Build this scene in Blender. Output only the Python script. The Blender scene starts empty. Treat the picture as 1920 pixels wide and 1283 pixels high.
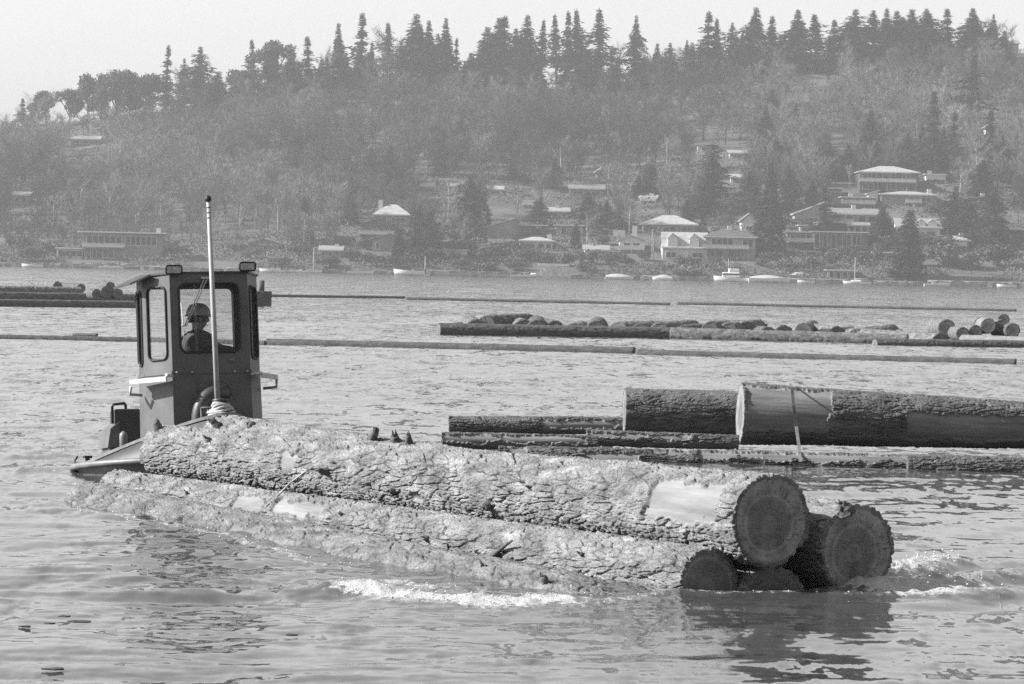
import bpy, math, random
import numpy as np
from mathutils import Vector, Matrix, Quaternion
from mathutils.bvhtree import BVHTree

random.seed(7)
RNG = np.random.default_rng(11)
R = math.radians
S = bpy.context.scene
COL = S.collection

# ------------------------------------------------------------------ camera
F = 6600.0                 # focal length in pixels of the 1920 px wide photograph
CAMH = 2.5
PITCH = math.atan(141.5 / F)
ROLL = R(1.2)
rv = Vector((math.cos(ROLL), 0, math.sin(ROLL)))
uv0 = Vector((-math.sin(ROLL), 0, math.cos(ROLL)))
fv0 = Vector((0, 1, 0))
fv = (fv0 * math.cos(PITCH) - uv0 * math.sin(PITCH)).normalized()
uv = rv.cross(fv).normalized()
cam_d = bpy.data.cameras.new("camera")
cam = bpy.data.objects.new("camera", cam_d)
COL.objects.link(cam)
cm = Matrix((rv, uv, -fv)).transposed().to_4x4()
cm.translation = (0, 0, CAMH)
cam.matrix_world = cm
cam_d.sensor_width = 36.0
cam_d.lens = 36.0 * F / 1920.0
cam_d.clip_start = 0.5
cam_d.clip_end = 6000
S.camera = cam

# ------------------------------------------------------------------ light
SUN_AZ, SUN_EL = R(-92), R(32)        # azimuth from +Y towards +X
sdir = Vector((math.sin(SUN_AZ) * math.cos(SUN_EL), math.cos(SUN_AZ) * math.cos(SUN_EL), math.sin(SUN_EL)))
W = bpy.data.worlds.new("World")
S.world = W
W.use_nodes = True
wn = W.node_tree.nodes
wl = W.node_tree.links
for n in list(wn):
    wn.remove(n)
sky = wn.new("ShaderNodeTexSky")
sky.sky_type = 'NISHITA'
sky.sun_disc = False
sky.sun_elevation = SUN_EL
sky.sun_rotation = SUN_AZ
sky.air_density = 2.0
sky.dust_density = 1.0
bw = wn.new("ShaderNodeRGBToBW")
bg = wn.new("ShaderNodeBackground")
bg.inputs[1].default_value = 0.081
wo = wn.new("ShaderNodeOutputWorld")
wl.new(sky.outputs[0], bw.inputs[0])
wl.new(bw.outputs[0], bg.inputs[0])
wl.new(bg.outputs[0], wo.inputs[0])
sun_d = bpy.data.lights.new("sun", 'SUN')
sun_d.energy = 5.0
sun_d.angle = R(0.5)
sun_d.color = (1.0, 1.0, 1.0)          # black and white film
sun = bpy.data.objects.new("sun", sun_d)
COL.objects.link(sun)
sun.rotation_euler = sdir.to_track_quat('Z', 'Y').to_euler()
sun.location = (-30, 10, 40)
S.view_settings.view_transform = 'Standard'
S.view_settings.look = 'None'
S.view_settings.exposure = 1.12
S.view_settings.gamma = 1.0
S.cycles.max_bounces = 6
S.cycles.diffuse_bounces = 2
S.cycles.glossy_bounces = 3
S.cycles.transparent_max_bounces = 12
S.cycles.volume_bounces = 1
S.cycles.sample_clamp_indirect = 2.0
S.cycles.caustics_reflective = False
S.cycles.caustics_refractive = False
S.cycles.use_denoising = False      # keeps the grain of the film

# ------------------------------------------------------------------ pixel helpers (1920 x 1283 photograph)
def ray(px, py):
    d = rv * ((px - 960) / F) + uv * (-(py - 641.5) / F) + fv
    return d / d.y
C0 = Vector((0, 0, CAMH))
def at(px, py, d):
    return C0 + ray(px, py) * d
def ground(px, py, z=0.0):
    q = ray(px, py)
    t = (z - CAMH) / q.z
    return C0 + q * t
def project(p):
    v = Vector(p) - C0
    w = v.dot(fv)
    return 960 + F * v.dot(rv) / w, 641.5 - F * v.dot(uv) / w
def horizon(px):
    return 500 + (px - 960) * math.tan(ROLL)

# ------------------------------------------------------------------ numpy noise
_perm = RNG.permutation(256)
_perm = np.concatenate([_perm, _perm, _perm])
_g = RNG.normal(size=(256, 3))
_g /= np.linalg.norm(_g, axis=1)[:, None]
_rnd = RNG.random((4, 65536)).astype(np.float32)
def perlin(x, y, z):
    xi = np.floor(x).astype(np.int64); yi = np.floor(y).astype(np.int64); zi = np.floor(z).astype(np.int64)
    xf = x - xi; yf = y - yi; zf = z - zi
    u = xf * xf * (3 - 2 * xf); v = yf * yf * (3 - 2 * yf); w = zf * zf * (3 - 2 * zf)
    out = 0
    for a in (0, 1):
        for b in (0, 1):
            for c in (0, 1):
                h = _perm[_perm[_perm[(xi + a) & 255] + ((yi + b) & 255)] + ((zi + c) & 255)]
                g = _g[h]
                d = g[..., 0] * (xf - a) + g[..., 1] * (yf - b) + g[..., 2] * (zf - c)
                out = out + d * (u if a else 1 - u) * (v if b else 1 - v) * (w if c else 1 - w)
    return out * 1.6
def fbm(x, y, z, o=4):
    s = 0; a = 1.0; t = 0
    for i in range(o):
        s = s + a * perlin(x + 17.3 * i, y - 9.1 * i, z + 3.7 * i); t += a
        a *= 0.5; x = x * 2.03; y = y * 2.03; z = z * 2.03
    return s / t
def smooth(a, b, x):
    t = np.clip((x - a) / (b - a), 0, 1)
    return t * t * (3 - 2 * t)
def worley(x, y, ny, seed):
    """cells of size 1; periodic over ny cells in y. returns F1, F2, cell random"""
    xi = np.floor(x).astype(np.int64); yi = np.floor(y).astype(np.int64)
    f1 = np.full(x.shape, 9.0); f2 = np.full(x.shape, 9.0); rid = np.zeros(x.shape)
    for a in (-1, 0, 1):
        for b in (-1, 0, 1):
            cx = xi + a; cy = (yi + b) % ny
            h = (cx * 7919 + cy * 104729 + seed * 13007) & 65535
            dx = xi + a + _rnd[0, h] - x; dy = yi + b + _rnd[1, h] - y
            d = np.sqrt(dx * dx + dy * dy)
            near = d < f1
            f2 = np.where(near, f1, np.minimum(f2, d))
            rid = np.where(near, _rnd[2, h], rid)
            f1 = np.where(near, d, f1)
    return f1, f2, rid

# ------------------------------------------------------------------ object helpers
def tag(o, label=None, cat=None, group=None, kind=None):
    if label: o['label'] = label
    if cat: o['category'] = cat
    if group: o['group'] = group
    if kind: o['kind'] = kind
    return o
def thing(name, label, cat, loc=(0, 0, 0), rotz=0.0, group=None):
    o = bpy.data.objects.new(name, None)
    o.empty_display_size = 0.2
    COL.objects.link(o)
    o.location = loc
    o.rotation_euler = (0, 0, rotz)
    return tag(o, label, cat, group)
def dup(o, parent=None):
    c = o.copy()
    COL.objects.link(c)
    if parent is not None:
        c.parent = parent
    for ch in list(o.children):
        dup(ch, c)
    return c
def link(name, me, m=None, parent=None):
    o = bpy.data.objects.new(name, me)
    COL.objects.link(o)
    if m is not None:
        for mm in (m if isinstance(m, (list, tuple)) else [m]):
            me.materials.append(mm)
    if parent is not None:
        o.parent = parent
    return o
def np_mesh(name, V, Fq, smooth_=True, attrs=None):
    """V (n,3) float, Fq (m,k) int"""
    me = bpy.data.meshes.new(name)
    V = np.ascontiguousarray(V, dtype=np.float32); Fq = np.ascontiguousarray(Fq, dtype=np.int32)
    n, k = Fq.shape
    me.vertices.add(len(V)); me.vertices.foreach_set("co", V.ravel())
    me.loops.add(n * k); me.loops.foreach_set("vertex_index", Fq.ravel())
    me.polygons.add(n)
    me.polygons.foreach_set("loop_start", np.arange(0, n * k, k, dtype=np.int32))
    me.update(calc_edges=True)
    me.polygons.foreach_set("use_smooth", np.full(n, bool(smooth_)))
    for an, av in (attrs or {}).items():
        a = me.attributes.new(an, 'FLOAT', 'POINT')
        a.data.foreach_set("value", np.ascontiguousarray(av, dtype=np.float32).ravel())
    me.update()
    return me
def grid_faces(nu, nv, wrap=False):
    i = np.arange(nu - 1)[:, None]; j = np.arange(nv if wrap else nv - 1)[None, :]
    a = i * nv + j; b = i * nv + (j + 1) % nv
    return np.stack([a, b, b + nv, a + nv], axis=-1).reshape(-1, 4)

class MB:
    def __init__(s): s.v = []; s.f = []; s.sm = []
    def add(s, vs, fs, sm=False):
        o = len(s.v)
        s.v += [tuple(p) for p in vs]
        s.f += [tuple(o + i for i in f) for f in fs]
        s.sm += [sm] * len(fs)
        return s
    def box(s, c, d, rz=0.0, M=None, bev=0.0):
        x, y, z = d[0] / 2, d[1] / 2, d[2] / 2
        m = Matrix.Rotation(rz, 3, 'Z') if M is None else M
        c = Vector(c)
        if bev <= 0:
            vs = [c + m @ Vector((sx * x, sy * y, sz * z)) for sx in (-1, 1) for sy in (-1, 1) for sz in (-1, 1)]
            fs = [(0, 1, 3, 2), (4, 6, 7, 5), (0, 4, 5, 1), (2, 3, 7, 6), (0, 2, 6, 4), (1, 5, 7, 3)]
            return s.add(vs, fs)
        b = min(bev, x * .9, y * .9, z * .9)
        # chamfered box: three rectangles per axis
        pts = {}
        vs = []
        for sx in (-1, 1):
            for sy in (-1, 1):
                for sz in (-1, 1):
                    for ax in range(3):
                        p = [sx * (x - b), sy * (y - b), sz * (z - b)]
                        p[ax] = (sx * x, sy * y, sz * z)[ax]
                        pts[(sx, sy, sz, ax)] = len(vs)
                        vs.append(c + m @ Vector(p))
        fs = []
        P = pts
        for sg in (-1, 1):
            fs.append([P[(sg, a, b2, 0)] for a, b2 in ((-1, -1), (1, -1), (1, 1), (-1, 1))][::sg])
            fs.append([P[(a, sg, b2, 1)] for a, b2 in ((-1, -1), (1, -1), (1, 1), (-1, 1))][::-sg])
            fs.append([P[(a, b2, sg, 2)] for a, b2 in ((-1, -1), (1, -1), (1, 1), (-1, 1))][::sg])
        for a in (-1, 1):
            for b2 in (-1, 1):
                fs.append([P[(a, b2, -1, 0)], P[(a, b2, 1, 0)], P[(a, b2, 1, 1)], P[(a, b2, -1, 1)]][::(-a * b2)])
                fs.append([P[(-1, a, b2, 1)], P[(1, a, b2, 1)], P[(1, a, b2, 2)], P[(-1, a, b2, 2)]][::(a * b2)])
                fs.append([P[(a, -1, b2, 0)], P[(a, 1, b2, 0)], P[(a, 1, b2, 2)], P[(a, -1, b2, 2)]][::(-a * b2)])
                for c3 in (-1, 1):
                    fs.append([P[(a, b2, c3, 0)], P[(a, b2, c3, 1)], P[(a, b2, c3, 2)]][::(a * b2 * c3)])
        return s.add(vs, fs)
    def tube(s, pts, rad, n=8, cap=True, sm=True):
        pts = [Vector(p) for p in pts]
        rad = rad if isinstance(rad, (list, tuple)) else [rad] * len(pts)
        vs = []; up = Vector((0.13, 0.21, 1))
        for i, p in enumerate(pts):
            t = (pts[min(i + 1, len(pts) - 1)] - pts[max(i - 1, 0)]).normalized()
            a = t.cross(up)
            if a.length < 1e-3: a = t.cross(Vector((1, 0, 0)))
            a.normalize(); b = t.cross(a)
            up = b.cross(t) if False else up
            for k in range(n):
                q = 2 * math.pi * k / n
                vs.append(p + (a * math.cos(q) + b * math.sin(q)) * rad[i])
        fs = []
        for i in range(len(pts) - 1):
            for k in range(n):
                fs.append((i * n + k, i * n + (k + 1) % n, (i + 1) * n + (k + 1) % n, (i + 1) * n + k))
        s.add(vs, fs, sm)
        if cap:
            o = len(s.v) - len(vs)
            s.f.append(tuple(o + k for k in range(n))[::-1]); s.sm.append(False)
            s.f.append(tuple(o + (len(pts) - 1) * n + k for k in range(n))); s.sm.append(False)
        return s
    def loop_tube(s, pts, r, n=6):
        pts = [Vector(p) for p in pts]; N = len(pts); vs = []
        c = sum(pts, Vector()) / N
        nrm = Vector()
        for i in range(N): nrm += (pts[i] - c).cross(pts[(i + 1) % N] - c)
        nrm.normalize()
        for i in range(N):
            t = (pts[(i + 1) % N] - pts[i - 1]).normalized()
            a = t.cross(nrm).normalized()
            for k in range(n):
                q = 2 * math.pi * k / n
                vs.append(pts[i] + (a * math.cos(q) + nrm * math.sin(q)) * r)
        fs = [(i * n + k, i * n + (k + 1) % n, ((i + 1) % N) * n + (k + 1) % n, ((i + 1) % N) * n + k) for i in range(N) for k in range(n)]
        return s.add(vs, fs, True)
    def lathe(s, prof, n=16, c=(0, 0, 0), M=None):
        m = M or Matrix.Identity(3); c = Vector(c); vs = []
        for r, z in prof:
            for k in range(n):
                q = 2 * math.pi * k / n
                vs.append(c + m @ Vector((r * math.cos(q), r * math.sin(q), z)))
        fs = [(i * n + k, i * n + (k + 1) % n, (i + 1) * n + (k + 1) % n, (i + 1) * n + k) for i in range(len(prof) - 1) for k in range(n)]
        fs.append(tuple(range(n))[::-1]); fs.append(tuple((len(prof) - 1) * n + k for k in range(n)))
        return s.add(vs, fs, True)
    def prism(s, poly, z0, z1, tz=None):
        """plan polygon (x,y) extruded from z0 to z1 (z may be lists)"""
        n = len(poly)
        a = z0 if isinstance(z0, (list, tuple)) else [z0] * n
        b = z1 if isinstance(z1, (list, tuple)) else [z1] * n
        vs = [(p[0], p[1], a[i]) for i, p in enumerate(poly)] + [(p[0], p[1], b[i]) for i, p in enumerate(poly)]
        fs = [tuple(range(n))[::-1], tuple(range(n, 2 * n))] + [(i, (i + 1) % n, n + (i + 1) % n, n + i) for i in range(n)]
        return s.add(vs, fs)
    def build(s, name, m, parent=None):
        me = bpy.data.meshes.new(name)
        me.from_pydata(s.v, [], s.f)
        me.polygons.foreach_set("use_smooth", s.sm)
        me.validate(); me.update()
        return link(name, me, m, parent)

# ------------------------------------------------------------------ materials (black and white: all greys)
def base_mat(name, rough=0.8):
    m = bpy.data.materials.new(name); m.use_nodes = True
    nt = m.node_tree
    b = nt.nodes["Principled BSDF"]
    b.inputs["Roughness"].default_value = rough
    return m, nt, b
def N(nt, t, **kw):
    n = nt.nodes.new(t)
    for k, v in kw.items():
        if k in n.inputs: n.inputs[k].default_value = v
        else: setattr(n, k, v)
    return n
def ramp(nt, src, stops):
    r = nt.nodes.new("ShaderNodeValToRGB")
    el = r.color_ramp.elements
    while len(el) < len(stops): el.new(0.5)
    for e, (p, v) in zip(el, stops):
        e.position = p; e.color = (v, v, v, 1)
    nt.links.new(src, r.inputs[0])
    return r.outputs[0]
def coords(nt, kind="Object", scale=(1, 1, 1)):
    tc = nt.nodes.new("ShaderNodeTexCoord")
    mp = nt.nodes.new("ShaderNodeMapping")
    mp.inputs["Scale"].default_value = scale
    nt.links.new(tc.outputs[kind], mp.inputs[0])
    return mp.outputs[0]
def noise_mat(name, lo, hi, scale=5.0, rough=0.8, stretch=(1, 1, 1), bump=0.0, bscale=None, detail=6.0, spec=0.3, rnd=0.0, bdist=0.02):
    m, nt, b = base_mat(name, rough)
    co = coords(nt, "Object", stretch)
    nz = N(nt, "ShaderNodeTexNoise", Scale=scale, Detail=detail, Roughness=0.6)
    nt.links.new(co, nz.inputs["Vector"])
    c = ramp(nt, nz.outputs[0], [(0.3, lo), (0.7, hi)])
    if rnd > 0:
        oi = nt.nodes.new("ShaderNodeObjectInfo")
        mr = N(nt, "ShaderNodeMapRange"); mr.inputs[3].default_value = 1 - rnd; mr.inputs[4].default_value = 1 + rnd
        nt.links.new(oi.outputs["Random"], mr.inputs[0])
        mx = nt.nodes.new("ShaderNodeVectorMath"); mx.operation = 'SCALE'
        nt.links.new(c, mx.inputs[0]); nt.links.new(mr.outputs[0], mx.inputs["Scale"])
        c = mx.outputs[0]
    nt.links.new(c, b.inputs["Base Color"])
    b.inputs["Specular IOR Level"].default_value = spec
    if bump > 0:
        n2 = N(nt, "ShaderNodeTexNoise", Scale=bscale or scale * 3, Detail=8.0, Roughness=0.65)
        nt.links.new(co, n2.inputs["Vector"])
        bp = N(nt, "ShaderNodeBump", Strength=bump, Distance=bdist)
        nt.links.new(n2.outputs[0], bp.inputs["Height"])
        nt.links.new(bp.outputs[0], b.inputs["Normal"])
    return m
# ------------------------------------------------------------------ water
FOAM = [  # polyline of photo pixels lying on the water, half width px (vertical), strength, crest height m
    ([(545, 1105), (620, 1106), (700, 1112)], 6, 0.55, 0.03),
    ([(660, 1106), (740, 1118), (820, 1128), (900, 1134), (980, 1136), (1050, 1132)], 12, 1.15, 0.05),
    ([(640, 1092), (720, 1096), (800, 1106)], 8, 0.75, 0.02),
    ([(600, 1098), (720, 1100), (840, 1108), (960, 1116), (1060, 1122)], 13, 0.5, 0.015),
    ([(1040, 1134), (1120, 1132), (1190, 1124), (1245, 1112)], 5, 0.6, 0.02),
    ([(1640, 1106), (1700, 1109), (1760, 1112), (1800, 1106)], 13, 1.3, 0.09),
    ([(1690, 1072), (1735, 1062), (1770, 1056)], 7, 0.95, 0.08),
    ([(1275, 1109), (1340, 1112), (1420, 1110), (1500, 1111)], 3, 0.62, 0.01),
    ([(1530, 1110), (1580, 1116), (1640, 1112)], 3, 0.62, 0.02),
    ([(150, 955), (250, 975), (340, 990), (440, 1010), (560, 1046), (660, 1064)], 3.5, 0.66, 0.015),
    ([(450, 1040), (560, 1072), (680, 1090)], 9, 0.42, 0.01),
    ([(820, 1142), (900, 1150), (1000, 1150), (1100, 1142)], 5, 0.45, 0.01),
    ([(1790, 1100), (1850, 1090), (1890, 1078)], 8, 0.5, 0.04),
    ([(40, 940), (80, 944), (115, 938)], 6, 0.5, 0.03),
    ([(60, 850), (110, 838), (150, 850)], 9, 0.5, 0.05),
    ([(60, 800), (120, 790), (180, 795)], 7, 0.36, 0.03),
    ([(150, 760), (190, 752)], 5, 0.34, 0.02),
    ([(120, 905), (180, 916), (205, 921)], 3, 0.6, 0.02),
    ([(40, 868), (80, 876), (120, 890)], 6, 0.4, 0.02),
]
def wave_field(X, Y, DX, DY):
    rng = np.random.default_rng(5)
    H = np.zeros_like(X)
    gust = 0.75 + 0.6 * fbm(X * 0.09, Y * 0.045, X * 0, 3) + 0.35 * fbm(X * 0.4, Y * 0.16, X * 0 + 5, 2)
    gust = np.clip(gust, 0.18, 1.6)
    gust = gust * (0.37 + 0.15 * smooth(26, 40, Y) + 1.15 * np.exp(-((X + 2.6) / 2.2) ** 2 - ((Y - 27) / 6.5) ** 2))
    n = 84
    lam = np.exp(np.linspace(math.log(0.16), math.log(4.2), n)) * rng.uniform(0.93, 1.07, n)
    for l in lam:
        ang = rng.normal(R(-68), R(34))
        if rng.random() < 0.2: ang = rng.uniform(0, 2 * math.pi)
        kx, ky = 2 * math.pi / l * math.cos(ang), 2 * math.pi / l * math.sin(ang)
        slope = 0.017 if l < 0.4 else (0.017 if l < 1.3 else 0.010)
        amp = slope * l / (2 * math.pi)
        sp = np.maximum(np.abs(kx) * DX, np.abs(ky) * DY) / (2 * math.pi)   # cycles per mesh step
        fade = 1 - smooth(0.22, 0.45, sp)
        ph = kx * X + ky * Y + rng.uniform(0, 6.28) + 0.9 * np.sin(0.21 * X + 0.13 * Y + l * 5)
        s = np.sin(ph)
        H += amp * fade * gust * (s + 0.28 * np.cos(2 * ph))
    return H
rows = [-70.0, -30, -10, 0, 4.0, 6, 8, 10, 12, 14] + list(1 / np.linspace(1 / 15.5, 1 / 230, 690)) + list(np.geomspace(233, 829, 60))
ys = np.array(rows)
uin = np.linspace(-0.168, 0.168, 960)
side = np.geomspace(0.172, 0.55, 36)
us = np.concatenate([-side[::-1], uin, side])
Yg, Ug = np.meshgrid(ys, us, indexing="ij")
Xg = Ug * np.maximum(Yg, 12.0)
DX = np.gradient(Xg, axis=1); DY = np.gradient(Yg, axis=0)
Hg = wave_field(Xg, Yg, np.abs(DX), np.abs(DY))
# the tow pushes a train of short wake waves out to the right and a wash behind the tug
wk = np.exp(-((Xg - 3.6) / 1.1) ** 2 - ((Yg - 28.6) / 1.6) ** 2)
Hg += 0.045 * wk * np.sin(2 * math.pi * (0.75 * (Xg - 0.9 * (Yg - 28))))
wk = np.exp(-((Xg + 6.5) / 2.5) ** 2 - ((Yg - 43) / 6.0) ** 2)
Hg += 0.07 * wk * fbm(Xg * 1.4, Yg * 1.1, Xg * 0 + 2, 3)
foam = np.zeros_like(Xg)
nz1 = fbm(Xg * 3.2, Yg * 1.6, Xg * 0 + 9, 3)
nz2 = fbm(Xg * 9, Yg * 6, Xg * 0 + 4, 2)
SPRAY = []
for pts, hw, st, crest in FOAM:
    P = [ground(a, b) for a, b in pts]
    dm = np.full_like(Xg, 99.0)
    for a, b in zip(P[:-1], P[1:]):
        d = (a.y + b.y) / 2
        sx, sy = 1.0 / 1.0, 1.0
        hwy = hw * d * d / (F * CAMH); hwx = max(hwy * 0.6, 0.05)
        ex, ey = (b.x - a.x), (b.y - a.y)
        L2 = (ex / hwx) ** 2 + (ey / hwy) ** 2
        t = np.clip(((Xg - a.x) / hwx * ex / hwx + (Yg - a.y) / hwy * ey / hwy) / L2, 0, 1)
        q = np.sqrt(((Xg - a.x - t * ex) / hwx) ** 2 + ((Yg - a.y - t * ey) / hwy) ** 2)
        dm = np.minimum(dm, q)
        SPRAY.append((a, b, hwy, hwx, st, crest))
    q = dm + 0.55 * nz1
    f = st * np.clip(1.25 - q, 0, 1)
    foam = np.maximum(foam, f)
    Hg += crest * np.clip(1.2 - q, 0, 1) * (0.75 + 0.55 * nz2)
Vw = np.stack([Xg, Yg, Hg], axis=-1).reshape(-1, 3)
mw, nt, b = base_mat("lake_water", 0.06)
b.inputs["IOR"].default_value = 1.75
co = coords(nt, "Object", (1, 0.55, 1))
ge = nt.nodes.new("ShaderNodeNewGeometry")
acc = ge.outputs["Normal"]
# ripples finer than the sheet: slopes straight from noise, gathered into gusts
gz = N(nt, "ShaderNodeTexNoise", Scale=0.16, Detail=4.0, Roughness=0.6)
nt.links.new(coords(nt, "Object", (1, 0.32, 1)), gz.inputs["Vector"])
gs = N(nt, "ShaderNodeMapRange"); gs.inputs[1].default_value = 0.34; gs.inputs[2].default_value = 0.66; gs.inputs[3].default_value = 0.3; gs.inputs[4].default_value = 1.5
ra = nt.nodes.new("ShaderNodeAttribute"); ra.attribute_name = "ripple"
gm = N(nt, "ShaderNodeMath", operation='MULTIPLY'); nt.links.new(ra.outputs["Fac"], gm.inputs[1])
nt.links.new(gs.outputs[0], gm.inputs[0])
nt.links.new(gz.outputs[0], gs.inputs[0])
co2 = coords(nt, "Object", (1, 0.28, 1))
gt = N(nt, "ShaderNodeTexNoise", Scale=1.5, Detail=3.0, Roughness=0.6); nt.links.new(co2, gt.inputs["Vector"])
gq = N(nt, "ShaderNodeMapRange"); gq.inputs[1].default_value = 0.46; gq.inputs[2].default_value = 0.68; gq.inputs[3].default_value = 0.45; gq.inputs[4].default_value = 2.2
nt.links.new(gt.outputs[0], gq.inputs[0])
gm2 = N(nt, "ShaderNodeMath", operation='MULTIPLY'); nt.links.new(gm.outputs[0], gm2.inputs[0]); nt.links.new(gq.outputs[0], gm2.inputs[1])
gm = gm2
for sc, k, de in ((0.7, 0.09, 2.0), (4.2, 0.24, 3.0), (11.0, 0.16, 2.0)):
    nz = N(nt, "ShaderNodeTexNoise", Scale=sc, Detail=de, Roughness=0.55); nt.links.new(co2, nz.inputs["Vector"])
    sb_ = nt.nodes.new("ShaderNodeVectorMath"); sb_.operation = 'SUBTRACT'; sb_.inputs[1].default_value = (0.5, 0.5, 0.5)
    nt.links.new(nz.outputs["Color"], sb_.inputs[0])
    m_ = nt.nodes.new("ShaderNodeVectorMath"); m_.operation = 'MULTIPLY'; m_.inputs[1].default_value = (k, k, 0.0)
    nt.links.new(sb_.outputs[0], m_.inputs[0])
    g_ = nt.nodes.new("ShaderNodeVectorMath"); g_.operation = 'SCALE'
    nt.links.new(m_.outputs[0], g_.inputs[0]); nt.links.new(gm.outputs[0], g_.inputs["Scale"])
    a_ = nt.nodes.new("ShaderNodeVectorMath"); a_.operation = 'ADD'
    nt.links.new(acc, a_.inputs[0]); nt.links.new(g_.outputs[0], a_.inputs[1]); acc = a_.outputs[0]
# on far water only the wave faces turned this way are seen, the backs hide behind them
tl = nt.nodes.new("ShaderNodeAttribute"); tl.attribute_name = "facing"
tv = nt.nodes.new("ShaderNodeCombineXYZ"); nt.links.new(tl.outputs["Fac"], tv.inputs[1])
ta = nt.nodes.new("ShaderNodeVectorMath"); ta.operation = 'ADD'; nt.links.new(acc, ta.inputs[0]); nt.links.new(tv.outputs[0], ta.inputs[1]); acc = ta.outputs[0]
nn = nt.nodes.new("ShaderNodeVectorMath"); nn.operation = 'NORMALIZE'
nt.links.new(acc, nn.inputs[0]); nt.links.new(nn.outputs[0], b.inputs["Normal"])
n3 = N(nt, "ShaderNodeTexNoise", Scale=17.0, Detail=7.0, Roughness=0.75); nt.links.new(co, n3.inputs["Vector"])
b.inputs["Base Color"].default_value = (0.06, 0.06, 0.06, 1)
fo = nt.nodes.new("ShaderNodeBsdfPrincipled")
fo.inputs["Base Color"].default_value = (0.5, 0.5, 0.5, 1); fo.inputs["Roughness"].default_value = 0.7
b2 = N(nt, "ShaderNodeBump", Strength=1.0, Distance=0.06)
nt.links.new(n3.outputs[0], b2.inputs["Height"]); nt.links.new(b2.outputs[0], fo.inputs["Normal"])
at_ = nt.nodes.new("ShaderNodeAttribute"); at_.attribute_name = "foam"
sm = N(nt, "ShaderNodeMath", operation='MULTIPLY_ADD'); sm.inputs[1].default_value = 3.0; sm.inputs[2].default_value = -1.55
nt.links.new(n3.outputs[0], sm.inputs[0])
s2 = N(nt, "ShaderNodeMath", operation='ADD')
nt.links.new(sm.outputs[0], s2.inputs[0]); nt.links.new(at_.outputs["Fac"], s2.inputs[1])
mr = N(nt, "ShaderNodeMapRange"); mr.interpolation_type = 'SMOOTHSTEP'
mr.inputs[1].default_value = 0.45; mr.inputs[2].default_value = 0.95
nt.links.new(s2.outputs[0], mr.inputs[0])
mxs = nt.nodes.new("ShaderNodeMixShader")
nt.links.new(mr.outputs[0], mxs.inputs[0]); nt.links.new(b.outputs[0], mxs.inputs[1]); nt.links.new(fo.outputs[0], mxs.inputs[2])
nt.links.new(mxs.outputs[0], nt.nodes["Material Output"].inputs[0])
water = link("water", np_mesh("water", Vw, grid_faces(len(ys), len(us))[:, ::-1], True, {"foam": foam.reshape(-1), "facing": (-0.014 - 0.041 * smooth(28, 90, Yg)).reshape(-1), "ripple": (0.9 + 0.3 * smooth(26, 60, Yg) + 2.6 * smooth(50, 300, Yg)).reshape(-1)}), mw)
tag(water, kind="structure")
# spray thrown up along the breaking crests
rng = np.random.default_rng(21)
ico = [(0, 0, 1), (0.9, 0, 0.3), (0.28, 0.85, 0.3), (-0.72, 0.53, 0.3), (-0.72, -0.53, 0.3), (0.28, -0.85, 0.3), (0, 0, -0.8)]
icf = [(0, 1, 2), (0, 2, 3), (0, 3, 4), (0, 4, 5), (0, 5, 1), (6, 2, 1), (6, 3, 2), (6, 4, 3), (6, 5, 4), (6, 1, 5)]
sv, sf = [], []
for a, b_, hwy, hwx, st, crest in SPRAY:
    n = int((b_ - a).length * 70 * max(0, st - 0.5) * (crest / 0.06) ** 0.5)
    for _ in range(n):
        t = rng.random(); p = a.lerp(b_, t)
        x = p.x + rng.normal() * hwx * 0.5; y = p.y + rng.normal() * hwy * 0.45
        z = crest * 0.6 + abs(rng.normal()) * crest * 0.75
        r = rng.uniform(0.003, 0.010)
        o = len(sv)
        sv += [(x + r * q[0] * 1.5, y + r * q[1] * 1.3, z + r * q[2]) for q in ico]
        sf += [tuple(o + k for k in f) for f in icf]
fm, _, fb = base_mat("foam_drops", 0.5); fb.inputs["Base Color"].default_value = (0.6, 0.6, 0.6, 1)
tag(link("foam", np_mesh("foam", np.array(sv), np.array(sf), True), fm),
    "white foam thrown up along the bow waves beside the towed logs", "foam", kind="stuff")

# ------------------------------------------------------------------ far hillside
D0, D1 = 826.0, 1082.0
RIDGE = [(-900, 300), (-300, 268), (30, 242), (130, 234), (200, 222), (300, 214), (450, 182), (600, 174), (750, 168), (900, 168), (1060, 178),
         (1200, 168), (1300, 142), (1450, 128), (1600, 118), (1750, 112), (1900, 108), (2400, 106), (3000, 110)]
rx = np.array([p[0] for p in RIDGE], float); ry = np.array([p[1] for p in RIDGE], float)
def hill_z(X, Y):
    X = np.asarray(X, float); Y = np.asarray(Y, float)
    px = 960 + X / Y * F
    rr = np.interp(px, rx, ry)
    zr = (500 + (px - 960) * math.tan(ROLL) - rr) * D1 / F + CAMH
    t = (Y - D0) / (D1 - D0)
    g = np.where(t < 1, 0.35 * np.clip(t, 0, 1) + 0.65 * np.clip(t, 0, 1) ** 1.35, 1 - 0.10 * (t - 1))
    bank = 1.25 * smooth(0, 5, Y - D0) - 0.8 * (1 - smooth(-3, 1, Y - D0))
    bump = 1.6 * fbm(X * 0.012, Y * 0.02, X * 0 + 3, 3) * smooth(0.02, 0.2, t)
    return zr * g + bank + bump
def hill_at(px, py):
    """world point of the hillside seen at a photo pixel"""
    q = ray(px, py)
    for d in np.arange(D0 - 2, D1 + 60, 1.0):
        z = CAMH + q.z * d
        if hill_z(q.x * d, d) >= z:
            return Vector((q.x * d, d, float(hill_z(q.x * d, d))))
    return Vector((q.x * D1, D1, float(hill_z(q.x * D1, D1))))
hy = np.concatenate([np.array([D0 - 4, D0 - 2, D0 - 1, D0, D0 + 1, D0 + 2, D0 + 4]), np.linspace(D0 + 6, D1, 90), np.linspace(D1 + 8, 1240, 16)])
hu = np.linspace(-0.42, 0.42, 380)
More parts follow.
